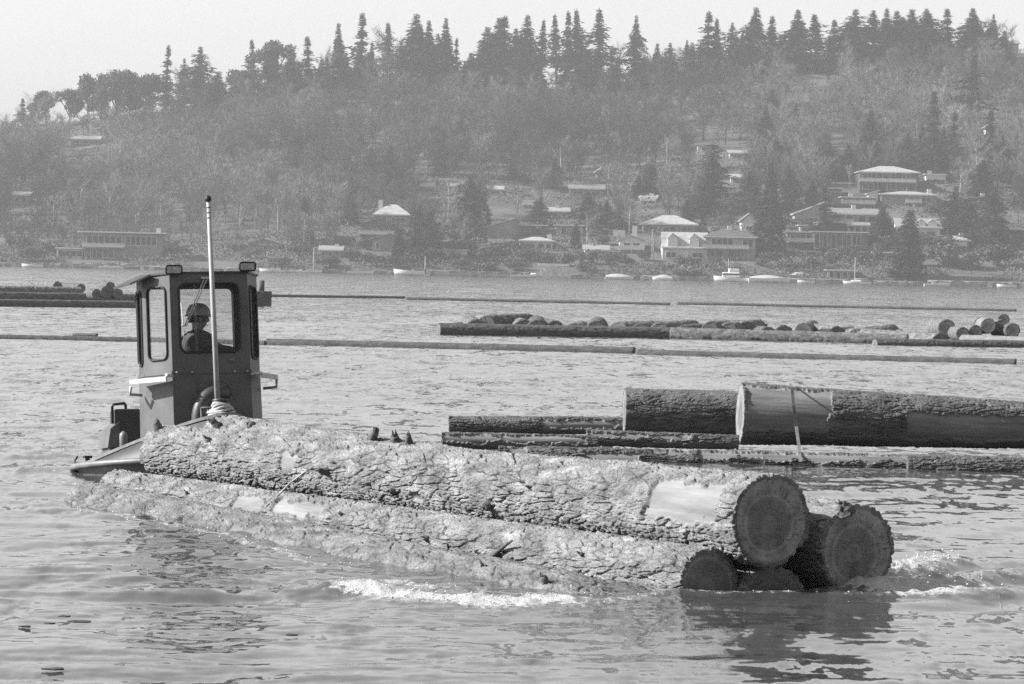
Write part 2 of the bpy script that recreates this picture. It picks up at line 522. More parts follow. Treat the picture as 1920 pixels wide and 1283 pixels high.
Yh, Uh = np.meshgrid(hy, hu, indexing="ij"); Xh = Uh * Yh
Zh = hill_z(Xh, Yh)
mh = noise_mat("hillside", 0.06, 0.11, scale=0.08, rough=1.0, detail=9.0, spec=0.05)
hill = link("hill", np_mesh("hill", np.stack([Xh, Yh, Zh], -1).reshape(-1, 3), grid_faces(len(hy), len(hu))[:, ::-1], True), mh)
tag(hill, kind="structure")

# unseen dark bank behind the camera, added to cut sky fill from behind
ny = np.linspace(-16, -130, 30); nu = np.linspace(-220, 220, 60)
Yn, Xn = np.meshgrid(ny, nu, indexing="ij")
Zn = -0.4 + 1.6 * smooth(16, 19, -Yn) + 55 * smooth(18, 120, -Yn) * (1 + 0.25 * fbm(Xn * .03, Yn * .03, Xn * 0, 3)) + 1.5 * fbm(Xn * .2, Yn * .2, Xn * 0, 3) * smooth(18, 30, -Yn)
mn = noise_mat("sky_block_dark", 0.03, 0.09, scale=0.5, rough=1.0, spec=0.05)
tag(link("sky_block_bank", np_mesh("sky_block_bank", np.stack([Xn, Yn, Zn], -1).reshape(-1, 3), grid_faces(30, 60), True), mn), kind="structure")

# ------------------------------------------------------------------ haze over the lake
hz = MB().box((0, 545, 47.5), (1080, 1420, 99)).build("haze", None)
hm = bpy.data.materials.new("haze"); hm.use_nodes = True
nt = hm.node_tree
for n in list(nt.nodes): nt.nodes.remove(n)
pv = nt.nodes.new("ShaderNodeVolumePrincipled")
pv.inputs["Color"].default_value = (0.9, 0.9, 0.9, 1)
pv.inputs["Density"].default_value = 0.0002
pv.inputs["Anisotropy"].default_value = 0.25
ou = nt.nodes.new("ShaderNodeOutputMaterial")
nt.links.new(pv.outputs[0], ou.inputs["Volume"])
hz.data.materials.append(hm)
tag(hz, kind="stuff")
# ------------------------------------------------------------------ logs
def bark_mat(name, lo, hi, wood_lo, wood_hi):
    m, nt, b = base_mat(name, 0.9)
    co = coords(nt, "Object", (0.4, 1, 1))
    n1 = N(nt, "ShaderNodeTexNoise", Scale=7.0, Detail=9.0, Roughness=0.68); nt.links.new(co, n1.inputs["Vector"])
    c1 = ramp(nt, n1.outputs[0], [(0.3, lo), (0.55, (lo + hi) / 2), (0.72, hi)])
    co2 = coords(nt, "Object", (0.12, 1, 1))
    n2 = N(nt, "ShaderNodeTexNoise", Scale=9.0, Detail=7.0, Roughness=0.6); nt.links.new(co2, n2.inputs["Vector"])
    c2 = ramp(nt, n2.outputs[0], [(0.3, wood_lo), (0.65, wood_hi)])
    a = nt.nodes.new("ShaderNodeAttribute"); a.attribute_name = "bare"
    mx = nt.nodes.new("ShaderNodeMix"); mx.data_type = 'RGBA'
    nt.links.new(a.outputs["Fac"], mx.inputs[0]); nt.links.new(c1, mx.inputs[6]); nt.links.new(c2, mx.inputs[7])
    nt.links.new(mx.outputs[2], b.inputs["Base Color"])
    n3 = N(nt, "ShaderNodeTexNoise", Scale=34.0, Detail=9.0, Roughness=0.72); nt.links.new(co, n3.inputs["Vector"])
    bs = N(nt, "ShaderNodeMapRange"); bs.inputs[3].default_value = 1.0; bs.inputs[4].default_value = 0.12
    nt.links.new(a.outputs["Fac"], bs.inputs[0])
    bp = N(nt, "ShaderNodeBump", Distance=0.045); nt.links.new(bs.outputs[0], bp.inputs["Strength"])
    nt.links.new(n3.outputs[0], bp.inputs["Height"]); nt.links.new(bp.outputs[0], b.inputs["Normal"])
    b.inputs["Specular IOR Level"].default_value = 0.2
    return m
M_BARK = bark_mat("fir_bark_grey", 0.09, 0.46, 0.11, 0.24)
M_BARKWET = bark_mat("wet_fir_bark", 0.07, 0.38, 0.11, 0.17)
M_BARKD = bark_mat("fir_bark_dark", 0.06, 0.26, 0.10, 0.24)
M_BARKW = bark_mat("weathered_log", 0.05, 0.17, 0.12, 0.25)
M_BARKP = bark_mat("pale_peeled_log", 0.14, 0.28, 0.2, 0.3)
def end_mat(name, lo, hi):
    m, nt, b = base_mat(name, 0.75)
    tc = nt.nodes.new("ShaderNodeTexCoord")
    n0 = N(nt, "ShaderNodeTexNoise", Scale=3.0, Detail=3.0); nt.links.new(tc.outputs["Object"], n0.inputs["Vector"])
    vm = nt.nodes.new("ShaderNodeVectorMath"); vm.operation = 'MULTIPLY_ADD'
    vm.inputs[1].default_value = (0.05, 0.05, 0.05)
    nt.links.new(n0.outputs["Color"], vm.inputs[0]); nt.links.new(tc.outputs["Object"], vm.inputs[2])
    sp = nt.nodes.new("ShaderNodeVectorMath"); sp.operation = 'MULTIPLY'; sp.inputs[1].default_value = (0, 1, 1)
    nt.links.new(vm.outputs[0], sp.inputs[0])
    ln = nt.nodes.new("ShaderNodeVectorMath"); ln.operation = 'LENGTH'; nt.links.new(sp.outputs[0], ln.inputs[0])
    mu = N(nt, "ShaderNodeMath", operation='MULTIPLY'); mu.inputs[1].default_value = 26.0
    nt.links.new(ln.outputs["Value"], mu.inputs[0])
    cb = nt.nodes.new("ShaderNodeCombineXYZ"); nt.links.new(mu.outputs[0], cb.inputs[0])
    n1 = N(nt, "ShaderNodeTexNoise", Scale=1.0, Detail=6.0, Roughness=0.7); nt.links.new(cb.outputs[0], n1.inputs["Vector"])
    n2 = N(nt, "ShaderNodeTexNoise", Scale=6.0, Detail=6.0, Roughness=0.65); nt.links.new(tc.outputs["Object"], n2.inputs["Vector"])
    av = N(nt, "ShaderNodeMath", operation='ADD'); nt.links.new(n1.outputs[0], av.inputs[0]); nt.links.new(n2.outputs[0], av.inputs[1])
    hf = N(nt, "ShaderNodeMath", operation='MULTIPLY'); hf.inputs[1].default_value = 0.5; nt.links.new(av.outputs[0], hf.inputs[0])
    c = ramp(nt, hf.outputs[0], [(0.36, lo), (0.5, (lo + hi) / 2), (0.66, hi)])
    # drying checks running out from the pith
    sx = nt.nodes.new("ShaderNodeSeparateXYZ"); nt.links.new(vm.outputs[0], sx.inputs[0])
    an = N(nt, "ShaderNodeMath", operation='ARCTAN2'); nt.links.new(sx.outputs[1], an.inputs[0]); nt.links.new(sx.outputs[2], an.inputs[1])
    cb2 = nt.nodes.new("ShaderNodeCombineXYZ"); nt.links.new(an.outputs[0], cb2.inputs[0])
    l2 = N(nt, "ShaderNodeMath", operation='MULTIPLY'); l2.inputs[1].default_value = 0.9; nt.links.new(ln.outputs["Value"], l2.inputs[0]); nt.links.new(l2.outputs[0], cb2.inputs[1])
    n5 = N(nt, "ShaderNodeTexNoise", Scale=4.5, Detail=2.0); nt.links.new(cb2.outputs[0], n5.inputs["Vector"])
    ck = ramp(nt, n5.outputs[0], [(0.488, 1.0), (0.5, 0.25), (0.512, 1.0)])
    hw_ = ramp(nt, ln.outputs["Value"], [(0.0, 0.8), (0.12, 0.62), (0.19, 0.72), (0.215, 1.0), (0.30, 1.15)])
    m1 = nt.nodes.new("ShaderNodeVectorMath"); m1.operation = 'MULTIPLY'; nt.links.new(c, m1.inputs[0]); nt.links.new(ck, m1.inputs[1])
    m2 = nt.nodes.new("ShaderNodeVectorMath"); m2.operation = 'MULTIPLY'; nt.links.new(m1.outputs[0], m2.inputs[0]); nt.links.new(hw_, m2.inputs[1])
    c = m2.outputs[0]
    nt.links.new(c, b.inputs["Base Color"])
    cs = coords(nt, "Object", (1, 2.0, 30.0))
    n4 = N(nt, "ShaderNodeTexNoise", Scale=3.0, Detail=5.0); nt.links.new(cs, n4.inputs["Vector"])
    bp = N(nt, "ShaderNodeBump", Strength=0.5, Distance=0.012)
    nt.links.new(n4.outputs[0], bp.inputs["Height"]); nt.links.new(bp.outputs[0], b.inputs["Normal"])
    return m
M_END = end_mat("sawn_end_grain", 0.08, 0.36)
M_ENDP = end_mat("fresh_sawn_end_grain", 0.12, 0.22)
M_ENDD = end_mat("wet_dark_end_grain", 0.05, 0.2)
M_STUB = noise_mat("branch_stub_bark", 0.03, 0.16, scale=20, rough=0.95, bump=0.8, bscale=40)
M_ROPE = noise_mat("rope_fibre", 0.25, 0.5, scale=60, rough=0.95, stretch=(0.2, 1, 1))

class Log:
    def __init__(s, p0, p1, r0, r1):
        s.p0, s.p1, s.r0, s.r1 = Vector(p0), Vector(p1), r0, r1
        d = s.p1 - s.p0; s.L = d.length; s.X = d / s.L
        s.Z = (Vector((0, 0, 1)) - s.X * s.X.z).normalized(); s.Y = s.Z.cross(s.X)
        s.M = Matrix((s.X, s.Y, s.Z)).transposed().to_4x4(); s.M.translation = s.p0
    def hit(s, px, py):
        o = C0; q = ray(px, py).normalized()
        oo = o - s.p0
        a = Vector((q.dot(s.Y), q.dot(s.Z))); c = Vector((oo.dot(s.Y), oo.dot(s.Z)))
        u = 0.5 * s.L
        for _ in range(6):
            r = s.r0 + (s.r1 - s.r0) * max(0, min(1, u / s.L)) + 0.015
            A = a.dot(a); B = 2 * a.dot(c); D = B * B - 4 * A * (c.dot(c) - r * r)
            t = (-B - math.sqrt(max(D, 0))) / (2 * A)
            p = oo + q * t; u = p.dot(s.X)
        return u, math.atan2(p.dot(s.Y), p.dot(s.Z))

def bark_shell(L, r0, r1, nu, nv, th_c, seed, thick, cell, bare, warp=0.6, jag=0.03):
    u1 = np.linspace(0, L, nu)
    phi = np.linspace(-math.pi, math.pi, nv, endpoint=False)
    th1 = th_c + phi - warp * np.sin(phi)
    U, T = np.meshgrid(u1, th1, indexing="ij")
    Rm = r0 + (r1 - r0) * U / L
    Ra = (r0 + r1) / 2
    cx, sy = np.cos(T), np.sin(T)
    X3, Y3, Z3 = U, cx * Ra, sy * Ra
    so = seed * 13.7
    core = Rm * (1 + 0.022 * perlin(U * 0.7 + so, cx * 0.9, sy * 0.9) + 0.010 * perlin(U * 2.2 + so, cx * 2, sy * 2)) - thick * 0.5
    wx = 0.35 * fbm(X3 * 2.2 + so, Y3 * 3.5, Z3 * 3.5, 3); wy = 0.5 * fbm(X3 * 2.5 - so, Y3 * 4, Z3 * 4, 3)
    ny = max(6, int(round(2 * math.pi * Ra / cell[1])))
    f1, f2, rid = worley(U / cell[0] + wx, (T / (2 * math.pi)) * ny + wy * 1.2, ny, seed)
    c1 = smooth(0.0, 0.17, f2 - f1)
    gap = smooth(-0.22, 0.16, fbm(X3 * 2.6 + so, Y3 * 5, Z3 * 5, 3))
    c1 = 1 - (1 - c1) * gap
    ny3 = max(3, int(round(2 * math.pi * Ra / (cell[1] * 2.8))))
    e1, e2, _ = worley(U / (cell[0] * 3.2) + wx * 1.6, (T / (2 * math.pi)) * ny3 + wy * 1.3, ny3, seed + 57)
    c3 = 1 - (1 - smooth(0.0, 0.10, e2 - e1)) * smooth(-0.1, 0.15, fbm(X3 * 1.7 - so, Y3 * 3, Z3 * 3 + 4, 2))
    ny2 = max(8, int(round(2 * math.pi * Ra / (cell[1] * 0.47))))
    g1, g2, rid2 = worley(U / (cell[0] * 0.36) + wx * 2, (T / (2 * math.pi)) * ny2 + wy * 2.2, ny2, seed + 31)
    c2 = smooth(0.02, 0.35, g2 - g1)
    fb = fbm(X3 * 14 + so, Y3 * 26, Z3 * 26, 4)
    big = fbm(X3 * 1.3 + so, Y3 * 3, Z3 * 3, 2)
    fl = fbm(X3 * 30 + so, Y3 * 55, Z3 * 55, 2)
    h = 0.75 * (c3 - 1) + c1 * (0.62 + 0.22 * rid) + 0.24 * c2 * (0.4 + 0.6 * rid2) + 0.26 * fb + 0.22 * fl + 0.10 * big
    barem = np.zeros_like(U)
    rag = 0.10 * fbm(X3 * 4 + so, Y3 * 6, Z3 * 6, 3) + 0.04 * fbm(X3 * 20, Y3 * 20, Z3 * 20 + so, 2)
    for (a0, a1, t0, t1) in bare:
        uc, hu_ = (a0 + a1) / 2, abs(a1 - a0) / 2
        tc = (t0 + t1) / 2; ht = abs(t1 - t0) / 2 * Ra
        dt = np.abs((T - tc + math.pi) % (2 * math.pi) - math.pi) * Ra
        d = np.maximum(np.abs(U - uc) - hu_, dt - ht) + rag
        barem = np.maximum(barem, 1 - smooth(-0.012, 0.012, d))
    rr = core + thick * h * (1 - barem) + barem * 0.0025 * fbm(X3 * 1.5, Y3 * 30, Z3 * 30, 2)
    eu = U.copy()
    eu[0] = -np.abs(jag * fb[0]); eu[-1] = L + np.abs(jag * fb[-1])
    cor = core * 0.985
    # close the bark at both ends down to the wood
    rr = np.vstack([cor[:1], rr, cor[-1:]]); eu = np.vstack([eu[:1], eu, eu[-1:]])
    T = np.vstack([T[:1], T, T[-1:]]); barem = np.vstack([barem[:1], barem, barem[-1:]])
    V = np.stack([eu, rr * np.sin(T), rr * np.cos(T)], -1).reshape(-1, 3)
    return V, grid_faces(nu + 2, nv, True)[:, ::-1], barem.reshape(-1), core, th1
def end_disc(core_ring, th, x, sgn, nr=14, dish=0.012, seed=0):
    nv = len(th)
    q = np.linspace(0, 1, nr)[:, None]
    rr = q * core_ring[None, :] * 0.992
    xx = x + sgn * (0.003 - dish * (1 - q) * 0.3) + 0.004 * perlin(rr * np.cos(th) * 6, rr * np.sin(th) * 6, rr * 0 + seed)
    V = np.stack([xx, rr * np.sin(th), rr * np.cos(th)], -1).reshape(-1, 3)
    return V, grid_faces(nr, nv, True)[:, ::(1 if sgn > 0 else -1)]
def make_log(label, p0, p1, r0, r1, nu, nv, mats=None, seed=1, thick=0.042, cell=(0.24, 0.06), bare=(), stubs=(), group=None, cat="log",
             end_mats=None, cam_side=True, name="log", jag=0.03):
    lg = Log(p0, p1, r0, r1)
    root = thing(name, label, cat, group=group)
    root.matrix_world = lg.M
    mid = (lg.p0 + lg.p1) / 2
    tc = C0 - mid
    thc = math.atan2(tc.dot(lg.Y), tc.dot(lg.Z)) * 0.8 if cam_side else 0.0
    bare = [b if len(b) == 4 and not isinstance(b[0], tuple) else None for b in bare]
    V, Fc, bm, core, th = bark_shell(lg.L, r0, r1, nu, nv, thc, seed, thick, cell, [b for b in bare if b], 0.55 if cam_side else 0.0, jag)
    link("bark", np_mesh("bark", V, Fc, True, {"bare": bm}), mats or M_BARK, root)
    em = end_mats or (M_END, M_END)
    for k, (ring, x, sg) in enumerate(((core[0], 0.0, -1), (core[-1], lg.L, 1))):
        V, Fc = end_disc(ring, th, x, sg, seed=seed)
        link("cut_end", np_mesh("cut_end", V, Fc, True), em[k], root)
    for (u, t, ln, lean, rad) in stubs:
        r = r0 + (r1 - r0) * u / lg.L
        n = Vector((0, math.sin(t), math.cos(t))); tng = Vector((1, 0, 0))
        d = (n + tng * lean).normalized()
        b0 = Vector((u, 0, 0)) + n * (r - 0.05)
        rs = random.Random(int(u * 991) + seed)
        m = MB()
        K = 6
        pts = [b0 + d * ((ln + 0.05) * k / K) + Vector((rs.uniform(-1, 1), rs.uniform(-1, 1), rs.uniform(-1, 1))) * 0.006 for k in range(K + 1)]
        m.tube(pts, [rad * (1.5 - 0.7 * k / K) * rs.uniform(0.88, 1.1) for k in range(K + 1)], 9)
        for _ in range(5):   # splinters of the broken end
            e = pts[-1] + Vector((rs.uniform(-1, 1), rs.uniform(-1, 1), rs.uniform(-1, 1))) * rad * 0.5
            m.tube([e - d * 0.02, e + d * rs.uniform(0.01, 0.05)], [rad * 0.35, 0.003], 5)
        m.build("branch_stub", M_STUB, root)
    return root, lg

# the tow: five logs nosed along by the small tug
dA = 27.7
pA1 = at(1446, 976, 27.5); pA0 = at(306, 846, 37.5)
pB1 = at(1329, 1095, 27.5); pB0 = at(220, 918, 37.6); pB1.z = 0.058; pB0.z = 0.0
pC1 = at(1607, 1031, 27.95); pC0 = at(420, 833, 37.4)
pD1 = at(1449, 1120, 27.7); pD1.z = -0.14; pD0 = Vector((-3.45, 37.3, -0.14))
pE1 = Vector((0.82, 26.75, -0.375)); pE0 = Vector((-4.30, 36.2, -0.125))
LA = Log(pA0, pA1, 0.265, 0.352); LB = Log(pB0, pB1, 0.225, 0.257); LC = Log(pC0, pC1, 0.30, 0.352)
LD = Log(pD0, pD1, 0.28, 0.31); LE = Log(pE0, pE1, 0.30, 0.49)
def stub(lg, px, py, ln, lean, rad):
    u, t = lg.hit(px, py); return (u, t, ln, lean, rad)
def patch(lg, ax, ay, bx, by):
    u0, t0 = lg.hit(ax, ay); u1, t1 = lg.hit(bx, by)
    return (min(u0, u1), max(u0, u1), min(t0, t1), max(t0, t1))
make_log("thick pale barked log riding on top of the tow with a square peeled patch", pA0, pA1, 0.265, 0.352, 1500, 320,
         seed=3, bare=[patch(LA, 1232, 895, 1338, 985), patch(LA, 531, 842, 548, 886), patch(LA, 372, 832, 384, 846), patch(LA, 770, 930, 792, 940)],
         stubs=[stub(LA, 612, 884, 0.09, 0.1, 0.035), stub(LA, 915, 948, 0.07, 0.2, 0.05), stub(LA, 737, 920, 0.06, 0.1, 0.035), stub(LA, 693, 908, 0.06, -0.2, 0.02),
                stub(LA, 391, 826, 0.04, 0, 0.035), stub(LA, 298, 804, 0.10, -0.1, 0.045), stub(LA, 480, 905, 0.06, 0.2, 0.03), stub(LA, 992, 914, 0.03, 0.1, 0.02)])
make_log("half sunk barked log with a small round ringed end left of the thick log", pB0, pB1, 0.225, 0.257, 1300, 260,
         seed=8, bare=[patch(LB, 446, 925, 486, 962), patch(LB, 528, 930, 596, 972)],
         stubs=[stub(LB, 800, 1010, 0.05, 0.3, 0.03), stub(LB, 1090, 1040, 0.04, 0.2, 0.02), stub(LB, 640, 965, 0.04, 0.2, 0.02), stub(LB, 350, 925, 0.04, 0.3, 0.018)], cell=(0.2, 0.055))
make_log("thick barked log with dark sawn end floating behind the one on top", pC0, pC1, 0.30, 0.352, 900, 220, seed=14,
         stubs=[stub(LC, 690, 824, 0.26, 1.3, 0.042), stub(LC, 742, 830, 0.08, 0.1, 0.05), stub(LC, 766, 832, 0.1, 0.2, 0.035), stub(LC, 410, 800, 0.12, -0.3, 0.04),
                stub(LC, 470, 797, 0.03, 0, 0.05), stub(LC, 1582, 952, 0.05, 0.1, 0.06)], end_mats=(M_END, M_END))
make_log("mostly sunken log showing a low dark end under the thick logs", pD0, pD1, 0.28, 0.31, 400, 110, seed=19, end_mats=(M_ENDD, M_ENDD))
rootE, _ = make_log("low waterlogged log awash along the open water side of the tow", pE0, pE1, 0.30, 0.49, 1300, 240, seed=23, cell=(0.2, 0.06),
         bare=[patch(LE, 436, 980, 468, 1010)], stubs=[stub(LE, 1020, 1088, 0.06, 0.2, 0.035), stub(LE, 905, 1062, 0.04, 0, 0.02)], thick=0.03, mats=M_BARKWET)
for ch in rootE.children:          # its front end has soaked and droops under the surface
    for v in ch.data.vertices:
        v.co.z -= 0.17 * max(0, (v.co.x - (LE.L - 0.9)) / 0.9) ** 2
# torn branch lying across the two low logs, and the tow line round the tow
def twig(label, pts, rad, m, name="broken_branch", cat="branch"):
    o = Vector(pts[0]); mb = MB().tube([Vector(p) - o for p in pts], rad, 7)
    ob = mb.build(name, m); ob.location = o
    return tag(ob, label, cat)
def on(lg, px, py, off=0.02):
    u, t = lg.hit(px, py)
    r = lg.r0 + (lg.r1 - lg.r0) * u / lg.L + off
    return lg.p0 + lg.X * u + (lg.Y * math.sin(t) + lg.Z * math.cos(t)) * r
a, c = on(LB, 910, 1046), on(LB, 975, 1022, 0.10)
tw = twig("dark forked broken branch caught on the low log's bark", [a, a.lerp(c, 0.4) + Vector((0, 0, -0.02)), a.lerp(c, 0.75) + Vector((0, 0, 0.0)), c], [0.03, 0.022, 0.017, 0.008], M_STUB)
twig("short stick standing up from the low log left of the forked branch", [on(LB, 838, 1036, -0.01), on(LB, 845, 1020, 0.05)], [0.016, 0.008], M_STUB)
twig("dark stick lying flat on the awash log near its front end", [on(LB, 1052, 1078, 0.015), on(LB, 1090, 1070, 0.02)], [0.014, 0.01], M_STUB)
twig("slender dead twig curving up behind the thick log's crest", [on(LA, 1212, 877, 0.0), on(LA, 1212, 877, 0.0) + Vector((0.07, 0.1, 0.07)), on(LA, 1212, 877, 0.0) + Vector((0.16, 0.2, 0.09))], [0.006, 0.004, 0.002], M_STUB)
line = [on(LA, 578, 880, 0.02), on(LA, 562, 893, 0.02), on(LA, 545, 905, 0.02), on(LB, 528, 925, 0.03), on(LB, 505, 945, 0.02), on(LB, 480, 968, 0.02), on(LE, 462, 985, 0.01)]
twig("thin lashing line slanting across the bark of the tow", line, [0.008] * len(line), M_ROPE, "lashing_line", "line")

# the loose bundle on the right
def rlog(label, px0, px1, ytop, ybot, d, ytop1, ybot1, d1, seed, m=M_BARKD, bare=(), ends=(M_ENDP, M_END), group="logs of the loose bundle behind the tow", nu=700, nv=150, z0=None, z1=None, **kw):
    r0 = (ybot - ytop) / 2 * d / F; r1 = (ybot1 - ytop1) / 2 * d1 / F
    p0 = at(px0, (ytop + ybot) / 2, d); p1 = at(px1, (ytop1 + ybot1) / 2, d1)
    if z0 is not None: p0.z = z0
    if z1 is not None: p1.z = z1
    lg = Log(p0, p1, r0, r1)
    bb = [patch(lg, *q) for q in bare]
    return make_log(label, p0, p1, r0, r1, nu, nv, m, seed, kw.pop("thick", 0.03), bare=bb, end_mats=ends, group=group, **kw), lg
rlog("big log with a broad peeled smooth length near its pale left end", 1388, 2010, 719, 832, 49.0, 760, 842, 49.35, 41,
     bare=[(1396, 722, 1556, 812), (1700, 772, 1990, 832)], cell=(0.34, 0.06), nu=900)
rlog("thick short log of dark furrowed bark between the peeled log and the slim one", 1171, 1480, 729, 813, 49.8, 738, 820, 49.92, 45, cell=(0.34, 0.06))
rlog("slim dark log with a smooth right half at the far left of the bundle", 842, 1174, 781, 815, 50.0, 783, 812, 50.1, 47, bare=[(1020, 785, 1160, 802)], cell=(0.3, 0.05), ends=(M_ENDD, M_END))
rlog("peeled pale log piece with a lifted left end lying low in the bundle", 1100, 1384, 807, 835, 47.8, 817, 842, 47.86, 49, bare=[(1104, 809, 1290, 824)], cell=(0.3, 0.05), nu=300)
rlog("smooth bare log with two dark stains poking out at the bundle's left", 829, 1120, 811, 840, 46.6, 818, 842, 46.7, 51, m=M_BARKD, bare=[(832, 812, 1100, 832)], nu=300, cell=(0.3, 0.05))
(_, LR6) = rlog("long low log in front of the bundle with ragged bark hanging over bare wood", 936, 1905, 822, 870, 45.8, 838, 884, 45.9, 53,
     bare=[(945, 826, 985, 846), (1095, 846, 1200, 866), (1225, 838, 1290, 850), (1310, 842, 1700, 866)], cell=(0.4, 0.05), nu=1100, thick=0.045, z0=-0.02, z1=-0.02)
rlog("flat slab of deeply furrowed bark log at the bundle's right front", 1702, 2020, 834, 876, 45.3, 842, 884, 45.25, 57, cell=(0.4, 0.05), thick=0.045, nu=400, z0=0.02, z1=0.02, ends=(M_ENDD, M_ENDD))
st = []
for px, py, d in ((1482, 719, 49.0), (1485, 726, 48.55), (1488, 760, 48.5), (1493, 800, 48.5), (1498, 836, 48.2), (1499, 850, 45.9), (1501, 866, 45.4)):
    st.append(at(px, py, d - 0.06))
mb = MB()
o = st[0].copy()
vs = []
for p in st:
    for dx, dy in ((-0.022, 0), (0.022, 0), (0.022, 0.012), (-0.022, 0.012)): vs.append(p - o + Vector((dx, dy, 0)))
fs = []
for i in range(len(st) - 1):
    for k in range(4): fs.append((4 * i + k, 4 * i + (k + 1) % 4, 4 * i + 4 + (k + 1) % 4, 4 * i + 4 + k))
mb.add(vs, fs)
sb = mb.build("binding_strap", noise_mat("weathered_lath", 0.08, 0.18, 15, 0.8), None); sb.location = o
tag(sb, "pale flat strap hanging down over the big peeled log", "strap")

# floating booms: long single logs end to end
def proto(L, r, seed, m, em, nu=170, nv=44, cell=(0.5, 0.13), bare=(), name="log", thick=0.06):
    root, lg = make_log("x", (0, 0, 0), (L, 0, 0), r, r * 0.92, nu, nv, m, seed, thick, cell, bare, (), None, "log", em, False, name, 0.04)
    return root
PROTO = [proto(9, 0.40, 61, M_BARKW, (M_ENDD, M_ENDD)), proto(9, 0.36, 62, M_BARKD, (M_ENDD, M_ENDD)), proto(8, 0.38, 63, M_BARKP, (M_ENDP, M_ENDP)),
         proto(11, 0.19, 64, M_BARKW, (M_ENDD, M_ENDD), name="boom_log", thick=0.015), proto(8, 0.33, 65, M_BARKW, (M_ENDP, M_ENDD), bare=[(0, 8, -1.2, 1.4)])]
used = set()
def place(k, p0, p1, rad, label, group=None, name="log"):
    lg = Log(p0, p1, rad, rad)
    src = PROTO[k]
    r = src if k not in used else dup(src)
    used.add(k)
    r.name = name
    L0, R0 = ((9, 0.40), (9, 0.36), (8, 0.38), (11, 0.19), (8, 0.33))[k]
    r.matrix_world = lg.M @ Matrix.Diagonal((lg.L / L0, rad / R0, rad / R0, 1))
    tag(r, label, "log")
    if group: r['group'] = group
    elif 'group' in r.keys(): del r['group']
    return r
def gpt(px, py, z): 
    p = ground(px, py, 0.0); p.z = z; return p
BG = "boom logs floating end to end across the lake"
place(3, gpt(-160, 632, -0.04), gpt(262, 640, -0.04), 0.17, "dark boom log running behind the tug's wheelhouse to the left edge", BG, "boom_log")
place(3, gpt(268, 640, -0.04), gpt(498, 646, -0.04), 0.16, "middle boom log glimpsed through the wheelhouse windows", BG, "boom_log")
place(3, gpt(500, 645, -0.04), gpt(1190, 662, -0.01), 0.20, "long boom log ending in a dark butt below the raft", BG, "boom_log")
place(3, gpt(1194, 664, -0.06), gpt(1905, 682, -0.04), 0.19, "slender boom log sunk low below the raft at right", BG, "boom_log")
FG = "boom logs of the distant line near the far shore"
for i, (a, b_, y0, y1, lab) in enumerate(((496, 757, 557, 560, "short distant boom log beside the square timber mooring block"), (762, 1256, 562, 572, "long distant boom log ending above the middle of the raft"),
                                    (1270, 1905, 571, 584, "farthest right distant boom log passing above the pile of log ends"))):
    place(3, gpt(a, y0, 0.0), gpt(b_, y1, 0.0), 0.19, lab, FG, "boom_log")
place(3, gpt(-120, 573, 0.08), gpt(252, 577, 0.08), 0.28, "front log of the little raft at the left edge", None, "log")

# the raft
RG = "logs lying side by side in the raft"
place(0, gpt(822, 627, 0.10), gpt(1262, 634, 0.10), 0.30, "long weathered log along the raft's front with a splintered left end", RG)
place(1, gpt(1258, 634, 0.08), gpt(1702, 645, 0.06), 0.30, "second long log along the raft's front, low and dark", RG)
place(0, gpt(1640, 647, -0.05), gpt(1985, 652, 0.0), 0.26, "third log of the raft's front line, awash at right", RG)
def ordw(i):
    w = "first second third fourth fifth sixth seventh eighth ninth tenth eleventh twelfth thirteenth fourteenth fifteenth sixteenth seventeenth eighteenth nineteenth twentieth".split()
    t = {20: "twenty", 30: "thirty", 40: "forty", 50: "fifty", 60: "sixty", 70: "seventy", 80: "eighty", 90: "ninety"}
    if i <= 20: return w[i - 1]
    return t[i // 10 * 10] + ("-" + w[i % 10 - 1] if i % 10 else "th")
rs = random.Random(4)
humps = [(838, 603, 0), (893, 594, 1), (912, 587, 0), (944, 591, 0), (982, 594, 1), (1008, 594, 0), (1041, 596, 0), (1077, 600, 2), (1118, 596, 0), (1160, 598, 2), (1201, 601, 0), (1237, 600, 1),
         (1285, 604, 0), (1332, 598, 1), (1366, 600, 1), (1400, 598, 1), (1440, 608, 0), (1470, 605, 1), (1506, 600, 2), (1545, 609, 4), (1570, 607, 1), (1606, 612, 0), (1641, 610, 1), (1684, 614, 4)]
tone = {0: "rounded grey barked", 1: "dark barked", 2: "pale peeled", 4: "half bare"}
for i, (px, yt, k) in enumerate(humps):
    d = 132.5 + rs.uniform(0, 4.5) + (1.5 if px > 1400 else 0)
    yt += 4
    r = rs.uniform(0.34, 0.5)
    top = at(px, yt, d)
    p1 = Vector((top.x, d, top.z - r))
    an = R(90 - 2 + rs.uniform(-13, 9))
    p0 = p1 + Vector((math.cos(an), math.sin(an), 0)) * rs.uniform(8, 10); p0.z -= rs.uniform(0, 0.12)
    place(k, p0, p1, r, f"{tone[k]} log in the raft, {ordw(i + 1)} hump from its left end", RG)
